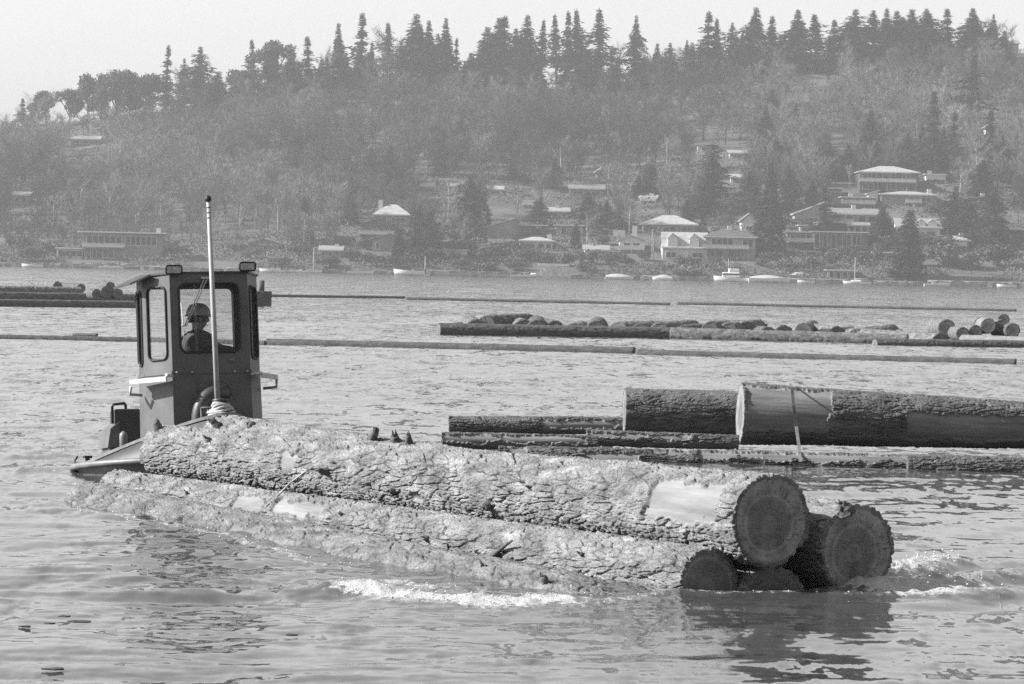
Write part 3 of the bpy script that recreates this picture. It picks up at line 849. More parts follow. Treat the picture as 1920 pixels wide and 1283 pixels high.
# pile of log ends at the right edge of the raft
PG = "logs heaped at the raft's right end"
for px, yc, r, k, lab, d in ((1775, 615, 0.36, 1, "dark round log left of the heaped log ends", 141), (1805, 626, 0.27, 1, "lowest dark end at the left of the heap", 136), (1829, 622, 0.27, 1, "dark round end between the lowest end and the pale one in the heap", 136.5),
                             (1853, 611, 0.32, 2, "pale round log end in the middle of the heap", 138), (1877, 612, 0.28, 1, "dark end right beside the pale one in the heap", 138.5), (1838, 606, 0.24, 1, "dark log topping the heap behind the pale end", 141),
                             (1899, 620, 0.30, 0, "grey log at the heap's right rim by the photo's edge", 137), (1882, 600, 0.25, 0, "small log topmost of the heap near the photo's edge", 142)):
    p1 = at(px, yc, d); p0 = p1 + Vector((0.5, 8, -0.1))
    place(k, p0, p1, r, lab, PG)
place(2, gpt(1806, 642, 0.06), gpt(1990, 650, 0.10), 0.22, "slender pale log lying in front of the heaped log ends")
p1 = at(1764, 648, 128.5); p1.z = 0.0
place(1, p1 + Vector((-2.6, 7, 0)), p1, 0.40, "big dark half round log end in front of the heap")
# little raft at the left edge
LG = "logs of the little raft at the left edge"
for i, (x0, x1, y, z, r, k, lab) in enumerate(((-60, 250, 564, 0.15, 0.35, 0, "long back log of the little raft at the left edge"), (-80, 150, 559, 0.35, 0.40, 1, "dark log heaped on the little raft's left part"),
                                         (38, 108, 553, 0.62, 0.34, 1, "stubby dark log on top of the little raft beside its left end"), (105, 152, 554, 0.55, 0.30, 0, "stubby grey log on top of the little raft next to the dark stubby one"))):
    a, b_ = gpt(x0, y, z), gpt(x1, y + 3, z)
    place(k, a, b_, r, lab, LG)
for i, (px, py, r, lab) in enumerate(((182, 552, 0.30, "leftmost stump of the dark stump heap on the little raft"), (200, 548, 0.34, "rounded stump at the middle of the dark stump heap"), (207, 538, 0.28, "topmost stump of the dark stump heap"), (222, 551, 0.28, "rightmost stump of the dark stump heap"))):
    p1 = at(px, py, 196); p0 = p1 + Vector((-0.5, 1.6, 0.0))
    place(1, p0, p1, r, lab, "stumps heaped on the little raft")
place(3, gpt(138, 632, 0.07), gpt(182, 634, 0.10), 0.05, "small dark drift log lying against the left boom log", None, "log")
# square timber mooring block with its post
mt = thing("mooring_block", "square dark timber mooring block with a post standing right of the wheelhouse", "mooring", ground(494, 573, 0))
M_TIM = noise_mat("creosoted_timber", 0.03, 0.10, 3, 0.9, bump=0.5, rnd=0.1)
for k in range(4):
    MB().box((0, 0, 0.10 + k * 0.205 + (0.003 if k % 2 else 0)), (0.86, 0.80, 0.2), R(8), bev=0.03).build("timber", M_TIM, mt)
MB().tube([(-0.12, 0, 0.8), (-0.12, 0, 1.42)], [0.16, 0.155], 12).build("post", M_TIM, mt)
# bits of bark adrift in the corner of the near water
M_CHIP = noise_mat("wet_bark_chip", 0.02, 0.06, 10, 0.6)
for i, (px, py, s, lab) in enumerate(((148, 1165, 0.05, "largest bark scrap adrift in the near water at left"), (122, 1155, 0.03, "small bark scrap adrift just above the largest scrap"), (92, 1168, 0.025, "thin bark scrap adrift left of the largest scrap"),
                                      (48, 1174, 0.03, "bark scrap adrift close to the photo's left border"), (182, 1222, 0.035, "bark scrap adrift low in the near water"), (100, 1254, 0.045, "bark scrap adrift at the bottom left corner"), (545, 1190, 0.03, "lone bark scrap adrift below the foam's left tail"))):
    p = ground(px, py, 0.015)
    rr = random.Random(i)
    n = 9
    pl = [(math.cos(2 * math.pi * j / n) * s * 1.6 * rr.uniform(0.6, 1.1), math.sin(2 * math.pi * j / n) * s * rr.uniform(0.6, 1.1)) for j in range(n)]
    ob = MB().prism(pl, -0.016, [0.0 + rr.uniform(0, 0.012) * (1 if j < 4 else 0.2) for j in range(n)]).build("bark_scrap", M_CHIP); ob.location = p; ob.scale = (1, 1, 0.45)
    tag(ob, lab, "bark scrap", "bark scraps adrift in the near water")
# ------------------------------------------------------------------ the little log pushing tug
def worn_paint(name, lo, hi, scale=2.5, rough=0.5, rust=0.35):
    m, nt, b = base_mat(name, rough)
    tc = nt.nodes.new("ShaderNodeTexCoord")
    n1 = N(nt, "ShaderNodeTexNoise", Scale=scale, Detail=8.0, Roughness=0.62); nt.links.new(tc.outputs["Object"], n1.inputs["Vector"])
    c = ramp(nt, n1.outputs[0], [(0.32, lo), (0.68, hi)])
    mp = nt.nodes.new("ShaderNodeMapping"); mp.inputs["Scale"].default_value = (9, 9, 1.2); nt.links.new(tc.outputs["Object"], mp.inputs[0])
    n2 = N(nt, "ShaderNodeTexNoise", Scale=1.6, Detail=6.0, Roughness=0.7); nt.links.new(mp.outputs[0], n2.inputs["Vector"])
    f = ramp(nt, n2.outputs[0], [(0.55, 0.0), (0.75, rust)])
    mx = nt.nodes.new("ShaderNodeMix"); mx.data_type = 'RGBA'; mx.inputs[7].default_value = (lo * 0.6,) * 3 + (1,)
    nt.links.new(f, mx.inputs[0]); nt.links.new(c, mx.inputs[6]); nt.links.new(mx.outputs[2], b.inputs["Base Color"])
    n3 = N(nt, "ShaderNodeTexNoise", Scale=7.0, Detail=5.0); nt.links.new(tc.outputs["Object"], n3.inputs["Vector"])
    bp = N(nt, "ShaderNodeBump", Strength=0.25, Distance=0.01); nt.links.new(n3.outputs[0], bp.inputs["Height"]); nt.links.new(bp.outputs[0], b.inputs["Normal"])
    return m
M_CAB = worn_paint("worn_cab_paint", 0.06, 0.12, rust=0.6)
M_HULL = worn_paint("worn_hull_paint", 0.06, 0.11, rust=0.6)
M_RIM = worn_paint("scuffed_rail_paint", 0.09, 0.2, 6)
M_BLK = noise_mat("black_rubber", 0.012, 0.025, 8, 0.55)
M_DARKM = worn_paint("dark_steel", 0.025, 0.05)
M_WHITE = noise_mat("white_pole_paint", 0.28, 0.38, 6, 0.5)
M_ALU = noise_mat("bare_aluminium", 0.35, 0.5, 8, 0.45)
def glass_mat(name, refl=1.0, dirt=0.06):
    m, nt, b = base_mat(name)
    nt.nodes.remove(b)
    tr = nt.nodes.new("ShaderNodeBsdfTransparent"); tr.inputs[0].default_value = (0.90, 0.90, 0.90, 1)
    gl = nt.nodes.new("ShaderNodeBsdfGlossy"); gl.inputs["Roughness"].default_value = 0.02
    fr = nt.nodes.new("ShaderNodeFresnel"); fr.inputs[0].default_value = 1.45
    df = nt.nodes.new("ShaderNodeBsdfDiffuse"); df.inputs[0].default_value = (0.5, 0.5, 0.5, 1)
    m1 = nt.nodes.new("ShaderNodeMixShader"); m2 = nt.nodes.new("ShaderNodeMixShader")
    tc = nt.nodes.new("ShaderNodeTexCoord")
    n1 = N(nt, "ShaderNodeTexNoise", Scale=6.0, Detail=6.0); nt.links.new(tc.outputs["Object"], n1.inputs["Vector"])
    dr = ramp(nt, n1.outputs[0], [(0.4, dirt * 0.3), (0.7, dirt)])
    nt.links.new(fr.outputs[0], m1.inputs[0]); nt.links.new(tr.outputs[0], m1.inputs[1]); nt.links.new(gl.outputs[0], m1.inputs[2])
    nt.links.new(dr, m2.inputs[0]); nt.links.new(m1.outputs[0], m2.inputs[1]); nt.links.new(df.outputs[0], m2.inputs[2])
    nt.links.new(m2.outputs[0], nt.nodes["Material Output"].inputs[0])
    return m
M_GLASS = glass_mat("wheelhouse_glass", 1.0, 0.05)

TUG = thing("log_tug", "tiny steel log pushing tug with a narrow glazed wheelhouse and a pale mast", "tugboat")
TUG_POS = Vector((-3.525, 41.0, -0.03))
TUG.matrix_world = Matrix.Translation(TUG_POS) @ Matrix.Rotation(R(20), 4, 'Z') @ Matrix.Rotation(R(-6.0), 4, 'X') @ Matrix.Rotation(R(-1.6), 4, 'Y')
# hull
def plan(phi, s=1.0):
    x = 1.50 * math.sin(phi); y = -1.40 * math.cos(phi) if math.cos(phi) > 0 else -1.95 * math.cos(phi)
    if math.cos(phi) > 0: x *= 1 - 0.12 * math.cos(phi) ** 2
    return x * s, y * s
NP = 64
mb = MB()
lay = [(0.70, -0.45), (0.86, -0.25), (0.93, 0.0), (0.965, 0.10), (0.985, 0.19)]
vs = [(*plan(2 * math.pi * k / NP, s), z) for s, z in lay for k in range(NP)]
fs = [(i * NP + k, i * NP + (k + 1) % NP, (i + 1) * NP + (k + 1) % NP, (i + 1) * NP + k) for i in range(len(lay) - 1) for k in range(NP)]
mb.add(vs, [f for f in fs], True)
mb.add([(*plan(2 * math.pi * k / NP, 0.70), -0.45) for k in range(NP)], [tuple(range(NP))[::-1]])
mb.build("hull", M_HULL, TUG)
MB().prism([plan(2 * math.pi * k / NP, 0.98) for k in range(NP)], 0.15, 0.20).build("deck", M_HULL, TUG)
MB().loop_tube([(*plan(2 * math.pi * k / NP, 1.0), 0.172) for k in range(NP)], 0.038, 8).build("rub_rail", M_RIM, TUG)
# raised bow plating with a pale capping
pp = [(1.22 * t, -1.16 + 2.02 * (t * t + 0.012) ** 0.68) for t in np.linspace(-1, 1, 41)]
def btop(y): return 0.205 + 0.46 * min(1, max(0, (0.86 - y) / 1.96)) ** 0.95
mb = MB(); inner = [(x * 0.955, y * 0.955) for x, y in pp]
n = len(pp)
vs = [(x * 1.07, y * 1.02, 0.202) for x, y in pp] + [(x, y, btop(y)) for x, y in pp] + [(x, y, btop(y)) for x, y in inner] + [(x, y, 0.202) for x, y in inner]
fs = []
for k in range(n - 1):
    for j in range(3): fs.append((j * n + k, j * n + k + 1, (j + 1) * n + k + 1, (j + 1) * n + k))
mb.add(vs, fs, True); mb.add([vs[j * n] for j in range(4)], [(0, 1, 2, 3)]); mb.add([vs[j * n + n - 1] for j in range(4)], [(3, 2, 1, 0)])
mb.build("bow_bulwark", M_DARKM, TUG)
mb = MB(); cap = []
for x, y in pp:
    cap.append((x * 1.015, y * 1.015, btop(y) + 0.004))
out2 = [(x * 0.93, y * 0.93, btop(y) + 0.004) for x, y in pp]
vs = cap + out2 + [(a, b_, c_ + 0.035) for a, b_, c_ in cap] + [(a, b_, c_ + 0.035) for a, b_, c_ in out2]
fs = []
for k in range(n - 1):
    fs += [(k, n + k, n + k + 1, k + 1), (2 * n + k, 2 * n + k + 1, 3 * n + k + 1, 3 * n + k), (k, k + 1, 2 * n + k + 1, 2 * n + k), (n + k, 3 * n + k, 3 * n + k + 1, n + k + 1)]
mb.add(vs, fs); mb.build("bulwark_cap", M_RIM, TUG)
# foredeck inside the bulwark
fd = [(x * 0.95, y * 0.95) for x, y in pp]
mb = MB(); mb.add([(x, y, btop(y) - 0.06) for x, y in fd] + [(0, 0.55, 0.24)], [(k, k + 1, n) for k in range(n - 1)]); mb.build("foredeck", M_DARKM, TUG)

# wheelhouse
CP = [(-0.465, -0.45), (0.465, -0.45), (0.69, -0.06), (0.69, 0.22), (0.60, 0.52), (-0.60, 0.52), (-0.69, 0.22), (-0.69, -0.06)]
ZB, ZM, ZT = 0.30, 1.20, 2.34
def rrect(u0, u1, v0, v1, ru, rv_, k=6):
    L = []
    for (cx, cy, a0) in ((u1 - ru, v0 + rv_, -90), (u1 - ru, v1 - rv_, 0), (u0 + ru, v1 - rv_, 90), (u0 + ru, v0 + rv_, 180)):
        for j in range(k):
            a = R(a0 + 90 * j / (k - 1)); L.append((cx + ru * math.cos(a), cy + rv_ * math.sin(a)))
    return L
cab = thing("wheelhouse", None, None); cab.parent = TUG
for kk in ('label', 'category'): 
    if kk in cab.keys(): del cab[kk]
wall = MB(); gask = []; panes = []
def panel(bl, br, tr_, tl, hole=None, rad=0.07, th=0.035):
    bl, br, tr_, tl = map(Vector, (bl, br, tr_, tl))
    nrm = (br - bl).cross(tl - bl).normalized()
    P = lambda u, v: bl * (1 - u) * (1 - v) + br * u * (1 - v) + tr_ * u * v + tl * (1 - u) * v
    if hole is None:
        vs = [bl, br, tr_, tl] + [q - nrm * th for q in (bl, br, tr_, tl)]
        wall.add(vs, [(0, 1, 2, 3), (7, 6, 5, 4)] + [(i, 4 + i, 4 + (i + 1) % 4, (i + 1) % 4) for i in range(4)]); return
    u0, u1, v0, v1 = hole
    w = (br - bl).length; h = (tl - bl).length
    rad = min(rad, (u1 - u0) * w * 0.48)
    K = 6
    L = rrect(u0, u1, v0, v1, rad / w, rad / h, K)
    cor = [(1, 0), (1, 1), (0, 1), (0, 0)]
    n = len(L)
    ho = [P(*q) for q in L]; hi = [q - nrm * th for q in ho]
    oo = [P(*q) for q in cor]; oi = [q - nrm * th for q in oo]
    vs = ho + hi + oo + oi
    fs = []
    for k in range(n):
        k2 = (k + 1) % n; c = k // K; c2 = k2 // K
        if c == c2:
            fs += [(k, 2 * n + c, k2)]; fs += [(n + k, n + k2, 2 * n + 4 + c)]
        else:
            fs += [(k, 2 * n + c, 2 * n + c2, k2)]; fs += [(n + k, n + k2, 2 * n + 4 + c2, 2 * n + 4 + c)]
        fs += [(k, k2, n + k2, n + k)]
    fs += [(2 * n + i, 2 * n + 4 + i, 2 * n + 4 + (i + 1) % 4, 2 * n + (i + 1) % 4) for i in range(4)]
    wall.add(vs, fs)
    gask.append([q + nrm * 0.006 for q in ho]); panes.append([q - nrm * 0.016 for q in ho])
N8 = len(CP)
TOPS = 1.0
holes = {0: (0.115, 0.88, 0.20, 0.90), 1: (0.14, 0.83, 0.14, 0.88), 7: (0.16, 0.84, 0.14, 0.88), 2: (0.18, 0.82, 0.14, 0.86), 6: (0.2, 0.8, 0.10, 0.86), 3: (0.15, 0.85, 0.15, 0.88), 5: (0.15, 0.85, 0.15, 0.88), 4: (0.04, 0.96, 0.10, 0.93)}
for i in range(N8):
    a, b_ = CP[i], CP[(i + 1) % N8]
    panel((*a, ZM), (*b_, ZM), (*b_, ZT), (*a, ZT), holes[i], 0.085 if i == 0 else 0.07)
lowp = [(x * 1.02, y * 1.02) for x, y in CP]
wall.build("wheelhouse_wall", M_CAB, cab)
wall = MB()
for i in range(N8):
    a, b_ = lowp[i], lowp[(i + 1) % N8]
    a2, b2_ = CP[i], CP[(i + 1) % N8]
    panel((*a, ZB), (*b_, ZB), (b2_[0] * 1.006, b2_[1] * 1.006, ZM - 0.004), (a2[0] * 1.006, a2[1] * 1.006, ZM - 0.004))
wall.build("lower_casing", M_CAB, cab)
for g, p in zip(gask, panes):
    wn_ = MB().add(p, [tuple(range(len(p)))]).build("window", M_GLASS, cab)
    MB().loop_tube(g, 0.013, 6).build("window_gasket", M_BLK, cab)
MB().prism([(x * 0.99, y * 0.99) for x, y in CP], ZB - 0.11, ZB - 0.08).build("cab_floor", M_DARKM, cab)
roofp = [(x * 1.03, y * 1.03) for x, y in CP]
mb = MB().prism(roofp, ZT + 0.002, ZT + 0.026)
mb.add([(-0.64, -0.28, ZT + 0.02), (-0.72, 0.30, ZT + 0.02), (-0.93, 0.36, ZT - 0.075), (-0.86, -0.16, ZT - 0.075), (-0.64, -0.28, ZT + 0.0), (-0.72, 0.30, ZT + 0.0), (-0.93, 0.36, ZT - 0.10), (-0.86, -0.16, ZT - 0.10)],
       [(0, 1, 2, 3), (7, 6, 5, 4), (3, 2, 6, 7), (0, 3, 7, 4), (1, 5, 6, 2), (0, 4, 5, 1)])
mb.build("wheelhouse_roof", M_DARKM, cab)
# belt seam and bolts
mb = MB()
for i in range(N8):
    a, b_ = CP[i], CP[(i + 1) % N8]
    c_ = ((a[0] + b_[0]) / 2 * 1.012, (a[1] + b_[1]) / 2 * 1.012, ZM)
    an = math.atan2(b_[1] - a[1], b_[0] - a[0]); L = math.hypot(b_[0] - a[0], b_[1] - a[1])
    mb.box(c_, (L * 1.0, 0.012, 0.035), an)
mb.build("belt_seam", M_CAB, cab)
mb = MB()
for u in (-0.42, -0.24, 0.05, 0.27, 0.42): mb.lathe([(0.012, 0), (0.012, 0.008), (0.006, 0.012)], 8, (u, -0.468, ZM), Matrix.Rotation(R(90), 3, 'X'))
mb.build("bolt_row", M_ALU, cab)
# side grab bars
for sg in (-1, 1):
    a = Vector((sg * 0.47, -0.50, ZM - 0.03)); b_ = Vector((sg * 0.78, -0.05, ZM - (0.13 if sg < 0 else 0.08))); o_ = Vector((sg * 0.10, -0.055, 0))
    mb = MB()
    an = math.atan2(b_.y - a.y, b_.x - a.x)
    mb.box((a + b_) / 2 + o_, ((b_ - a).length, 0.03, 0.055), an)
    mb.box((a + b_) / 2 + o_ * 0.55 + Vector((0, 0, 0.028)), ((b_ - a).length * 0.98, 0.095, 0.008), an)
    mb.tube([a + o_, a + Vector((0, 0.03, -0.01))], 0.02, 6)
    mb.tube([b_ + o_, b_ + o_ + Vector((0, 0.03, -0.09)), b_ + Vector((-sg * 0.05, 0.02, -0.10))], 0.018, 6)
    mb.build("grab_bar", M_ALU, cab)
# floodlights on the roof's front corners
M_LENS = noise_mat("lamp_lens", 0.2, 0.6, 30, 0.15, spec=0.8)
for sx in (-0.42, 0.46):
    c_ = Vector((sx, -0.47, ZT + 0.045 + (0.03 if sx > 0 else 0)))
    mb = MB()
    loop = [(c_.x + x, c_.y - 0.03, c_.z + z) for x, z in rrect(-0.095, 0.095, -0.048, 0.048, 0.03, 0.03)]
    mb.loop_tube(loop, 0.011, 6)
    bk = [(c_.x + (x - c_.x) * 0.7, c_.y + 0.07, c_.z + (z - c_.z) * 0.7) for x, _, z in loop]
    nl = len(loop)
    mb.add(loop + bk, [(k, (k + 1) % nl, nl + (k + 1) % nl, nl + k) for k in range(nl)] + [tuple(range(nl, 2 * nl))], True)
    mb.tube([c_ + Vector((0, 0.02, -0.05)), c_ + Vector((0, 0.04, -0.09))], 0.014, 6)
    fl = mb.build("floodlight", M_BLK, cab)
    MB().add([(x, y - 0.003, z) for x, y, z in loop], [tuple(range(nl))]).add([(c_.x + 0.03 * math.cos(a), c_.y - 0.036, c_.z + 0.03 * math.sin(a)) for a in np.linspace(0, 6.28, 13)[:-1]], [tuple(range(12))]).build("lamp_lens", M_LENS, fl)
# wiper hanging across the front window
mb = MB()
y_ = -0.475
for dx in (0, 0.035): mb.tube([(-0.055 + dx, y_, ZT - 0.055), (-0.31 + dx * 0.6, y_ - 0.01, ZT - 0.60)], 0.007, 5)
mb.box((-0.04, y_, ZT - 0.05), (0.11, 0.03, 0.025))
mb.tube([(-0.345, y_ - 0.012, ZT - 0.34), (-0.315, y_ - 0.016, ZT - 0.86)], 0.007, 5)
mb.tube([(-0.35, y_ - 0.012, ZT - 0.60), (-0.29, y_ - 0.012, ZT - 0.60)], 0.008, 5)
mb.build("wiper", M_ALU, cab)
MB().lathe([(0.03, 0), (0.03, 0.004)], 14, (0.24, -0.47, ZM + 0.13), Matrix.Rotation(R(90), 3, 'X') @ Matrix.Diagonal((1.2, 0.7, 1))).build("badge", M_RIM, cab)
# curved duct and scraped paint on the casing's front
pts = [(-0.22 + 0.24 - 0.24 * math.cos(a), -0.60, 0.62 + 0.33 * math.sin(a)) for a in np.linspace(R(-20), R(80), 14)]
mb = MB().tube(pts + [(0.10, -0.56, 0.95), (0.14, -0.44, 0.95)], 0.085, 14)
mb.build("curved_duct", M_DARKM, TUG)
rs2 = random.Random(3)
mb = MB()
for k in range(70):
    a = rs2.gauss(R(90), 0.75); rr = rs2.uniform(0.30, 0.38)
    x, z = 0.02 + rr * math.cos(a) * 0.95, 0.74 + rr * math.sin(a)
    if abs(x) > 0.44 or z > ZM - 0.05: continue
    t = a + R(90) + rs2.uniform(-0.5, 0.5); l = rs2.uniform(0.01, 0.045); w = rs2.uniform(0.002, 0.005)
    yy = -0.4735
    p = lambda u, v: (x + math.cos(t) * u - math.sin(t) * v, yy, z + math.sin(t) * u + math.cos(t) * v)
    mb.add([p(-l, -w), p(l, -w * 0.3), p(l * 0.9, w), p(-l * 0.8, w * 0.7)], [(0, 1, 2, 3)])
mb.build("scraped_paint", M_RIM, TUG)
# towing bitt with a coil of rope
mb = MB().lathe([(0.075, 0.42), (0.075, 0.86), (0.095, 0.87), (0.095, 0.90), (0.02, 0.91)], 16, (-0.02, -0.86, -0.04))
mb.tube([(-0.25, -0.86, 0.76), (0.18, -0.86, 0.76)], 0.018, 8)
mb.tube([(-0.25, -0.86, 0.77), (-0.25, -0.86, 0.45)], 0.012, 6)
bt = mb.build("towing_bitt", M_DARKM, TUG)
mb = MB()
for k, (r_, z) in enumerate(((0.145, 0.705), (0.15, 0.735), (0.125, 0.765), (0.115, 0.79), (0.105, 0.815), (0.098, 0.838))):
    mb.loop_tube([(-0.02 + r_ * math.cos(a) + 0.012 * math.sin(3 * a + k), -0.86 + r_ * math.sin(a), z - 0.04 + 0.014 * math.sin(2 * a + k * 1.3)) for a in np.linspace(0, 2 * math.pi, 29)[:-1]], 0.019, 7)
mb.build("rope_coil", M_ROPE, bt)
# mast
mb = MB().tube([(-0.035, -0.80, 0.42), (-0.05, -0.80, 1.9), (-0.065, -0.80, 3.14)], [0.033, 0.03, 0.022], 12)
ms = mb.build("mast", M_WHITE, TUG)
mb = MB()
for z in (2.98, 3.04, 3.10): mb.lathe([(0.026, z - 0.006), (0.026, z + 0.006)], 12, (-0.063, -0.80, -0.03))
mb.build("mast_band", M_DARKM, ms)
MB().lathe([(0.012, 3.16), (0.034, 3.175), (0.04, 3.20), (0.034, 3.225), (0.012, 3.24)], 14, (-0.066, -0.80, -0.03)).build("mast_ball", M_BLK, ms)
# engine boxes beside the wheelhouse
mb = MB().box((-0.74, 0.78, 0.54), (0.30, 0.46, 0.62), R(-6), bev=0.015)
mb.build("engine_box", M_DARKM, TUG)
mb = MB()
mb.add([(-1.14, 0.05, 0.42), (-0.99, 0.05, 0.42), (-0.99, 0.05, 0.72), (-1.10, 0.05, 0.64), (-1.14, 0.52, 0.42), (-0.99, 0.52, 0.42), (-0.99, 0.52, 0.72), (-1.10, 0.52, 0.64)],
       [(0, 1, 2, 3), (7, 6, 5, 4), (0, 4, 5, 1), (1, 5, 6, 2), (2, 6, 7, 3), (3, 7, 4, 0)])
mb.box((-1.02, 0.28, 0.335), (0.17, 0.40, 0.165))
ht = mb.build("hatch", M_CAB, TUG); ht.location = (0.12, 0.48, -0.02)
MB().tube([(-1.06, 0.10, 0.66), (-1.06, 0.10, 0.86), (-1.045, 0.11, 0.885), (-0.90, 0.16, 0.90), (-0.88, 0.17, 0.88), (-0.88, 0.17, 0.78)], 0.017, 8).build("handrail", M_BLK, TUG).location = (0.12, 0.48, 0.02)
mb = MB().lathe([(0.05, 0.26), (0.05, 0.50), (0.045, 0.53), (0.01, 0.56)], 12, (-0.86, 0.40, 0.02)); mb.build("bollard", M_RIM, TUG)
mb = MB().box((-1.12, 1.15, 0.25), (0.05, 0.05, 0.12)).box((-1.12, 1.15, 0.32), (0.12, 0.04, 0.03), R(30)); mb.build("cleat", M_BLK, TUG)
MB().tube([(-1.22, 1.14, 0.2), (-1.27, 1.2, 0.27), (-1.22, 1.24, 0.33)], 0.012, 6).build("hook", M_BLK, TUG)
# console and wheel inside
MB().box((0.0, -0.27, 0.86), (0.62, 0.20, 0.98), bev=0.03).build("console", M_DARKM, TUG)
MB().loop_tube([(0.12 + 0.15 * math.cos(a), -0.13 + 0.05 * math.sin(a), 1.28 + 0.14 * math.sin(a)) for a in np.linspace(0, 6.283, 25)[:-1]], 0.012, 7).tube([(0.12, -0.13, 1.28), (0.12, -0.24, 1.22)], 0.016, 6).build("steering_wheel", M_BLK, TUG)

# ------------------------------------------------------------------ the driver
M_SKIN = noise_mat("skin", 0.24, 0.34, 6, 0.6)
M_JACK = noise_mat("work_jacket", 0.05, 0.13, 9, 0.95, bump=0.7, bscale=16)
M_TROU = noise_mat("work_trousers", 0.04, 0.08, 9, 0.95)
M_HATM = noise_mat("hard_hat_shell", 0.34, 0.44, 4, 0.4)
M_HAIR = noise_mat("dark_hair", 0.02, 0.05, 30, 0.9)
def skin_body(name, joints, edges, m, parent, sub=2, root=0):
    me = bpy.data.meshes.new(name)
    me.from_pydata([j[:3] for j in joints], edges, [])
    o = bpy.data.objects.new(name + "_cage", me); COL.objects.link(o)
    sk = o.modifiers.new("skin", 'SKIN'); sk.use_smooth_shade = True
    for i, j in enumerate(joints):
        sv_ = me.skin_vertices[0].data[i]
        sv_.radius = (j[3], j[4] if len(j) > 4 else j[3]); sv_.use_root = i == root
    ss = o.modifiers.new("sub", 'SUBSURF'); ss.levels = sub; ss.render_levels = sub
    dg = bpy.context.evaluated_depsgraph_get(); dg.update()
    m2 = bpy.data.meshes.new_from_object(o.evaluated_get(dg))
    bpy.data.objects.remove(o)
    for p in m2.polygons: p.use_smooth = True
    m2.materials.clear()
    return link(name, m2, m, parent)
# local frame like the tug's: -Y towards the bow; the driver looks towards the photo's right and ahead
PER = thing("person", "tug driver in a pale hard hat and dark jacket standing inside the wheelhouse", "person")
PER.matrix_world = TUG.matrix_world @ Matrix.Translation((-0.03, 0.14, ZB - 0.10)) @ Matrix.Rotation(R(92), 4, 'Z') @ Matrix.Diagonal((1.15, 1.12, 1.0, 1.0))
J = [(0, 0, 0.95, .15, .11), (0, 0.0, 1.12, .145, .105), (0, 0.0, 1.30, .17, .115), (0, -0.01, 1.43, .15, .10), (0, -0.02, 1.50, .062, .062), (0, -0.04, 1.57, .06, .06),
     (-.19, 0, 1.41, .062), (-.25, -.16, 1.27, .05), (-.17, -.38, 1.24, .04), (-.15, -.46, 1.24, .035),
     (.19, 0, 1.41, .062), (.26, -.18, 1.28, .05), (.20, -.40, 1.23, .04), (.17, -.48, 1.23, .035),
     (-.09, 0, .88, .09), (-.11, -.02, .48, .06), (-.12, .02, .09, .042), (-.13, -.14, .04, .04),
     (.09, 0, .88, .09), (.11, -.02, .48, .06), (.12, .02, .09, .042), (.13, -.14, .04, .04)]
E = [(0, 1), (1, 2), (2, 3), (3, 4), (4, 5), (3, 6), (6, 7), (7, 8), (8, 9), (3, 10), (10, 11), (11, 12), (12, 13), (0, 14), (14, 15), (15, 16), (16, 17), (0, 18), (18, 19), (19, 20), (20, 21)]
def hand(base, d, side):
    """palm and five curled fingers; d = direction the arm points"""
    js = []; es = []
    d = Vector(d).normalized(); s_ = d.cross(Vector((0, 0, 1))).normalized() * side; dn = Vector((0, 0, -1))
    return d, s_, dn
head = [(0, -0.045, 1.60, .075, .085), (0, -0.055, 1.68, .080, .097), (0, -0.05, 1.755, .07, .085), (0, -0.115, 1.60, .03, .035)]
JB = J + head
iH = len(J)
EB = E + [(5, iH), (iH, iH + 1), (iH + 1, iH + 2), (iH, iH + 3)]
body = skin_body("body", JB, EB, M_SKIN, PER)
# face, ears, hands
mb = MB()
mb.lathe([(0.006, 0.0), (0.018, 0.012), (0.012, 0.035), (0.004, 0.055)], 10, (0, -0.148, 1.625), Matrix.Rotation(R(12), 3, 'X'))
for sx in (-1, 1):
    mb.lathe([(0.008, -0.012), (0.03, 0.0), (0.012, 0.012)], 12, (sx * 0.082, -0.045, 1.65), Matrix.Rotation(R(90), 3, 'Y') @ Matrix.Diagonal((1, 0.6, 1)))
mb.build("face_relief", M_SKIN, PER)
mb = MB()
for sx in (-1, 1): mb.lathe([(0.003, -0.006), (0.011, 0), (0.003, 0.006)], 10, (sx * 0.032, -0.138, 1.672), Matrix.Rotation(R(90), 3, 'X'))
mb.tube([(-0.025, -0.142, 1.588), (0, -0.149, 1.586), (0.025, -0.142, 1.588)], [0.003, 0.006, 0.003], 6)
mb.build("eyes_and_mouth", M_HAIR, PER)
for sg, wb in ((-1, (-.15, -.46, 1.24)), (1, (.17, -.48, 1.23))):
    w_ = Vector(wb); d = Vector((0.25 * -sg, -0.9, 0.12)).normalized(); s_ = Vector((1, 0, 0.1)) * sg
    js = [(*w_, .028, .018), (*(w_ + d * 0.045), .042, .018), (*(w_ + d * 0.085), .044, .015)]
    es = [(0, 1), (1, 2)]
    hd = skin_body("hand", js, es, M_SKIN, PER, 2)
    for f, (off, ln) in enumerate(((-0.031, .072), (-0.010, .08), (0.011, .075), (0.031, .06))):
        b0 = w_ + d * 0.075 + s_ * off
        a1 = b0 + d * ln * 0.45 + Vector((0, 0, -0.004)); a2 = a1 + d * ln * 0.25 + Vector((0, 0, -0.03)); a3 = a2 - d * ln * 0.15 + Vector((0, 0, -0.026))
        skin_body("finger", [(*b0, .010), (*a1, .0095), (*a2, .009), (*a3, .008)], [(0, 1), (1, 2), (2, 3)], M_SKIN, hd, 2)
    b0 = w_ + d * 0.03 - s_ * 0.032
    skin_body("thumb", [(*b0, .012), (*(b0 + d * 0.03 - s_ * 0.022), .011), (*(b0 + d * 0.058 - s_ * 0.02 + Vector((0, 0, -0.02))), .009)], [(0, 1), (1, 2)], M_SKIN, hd, 2)
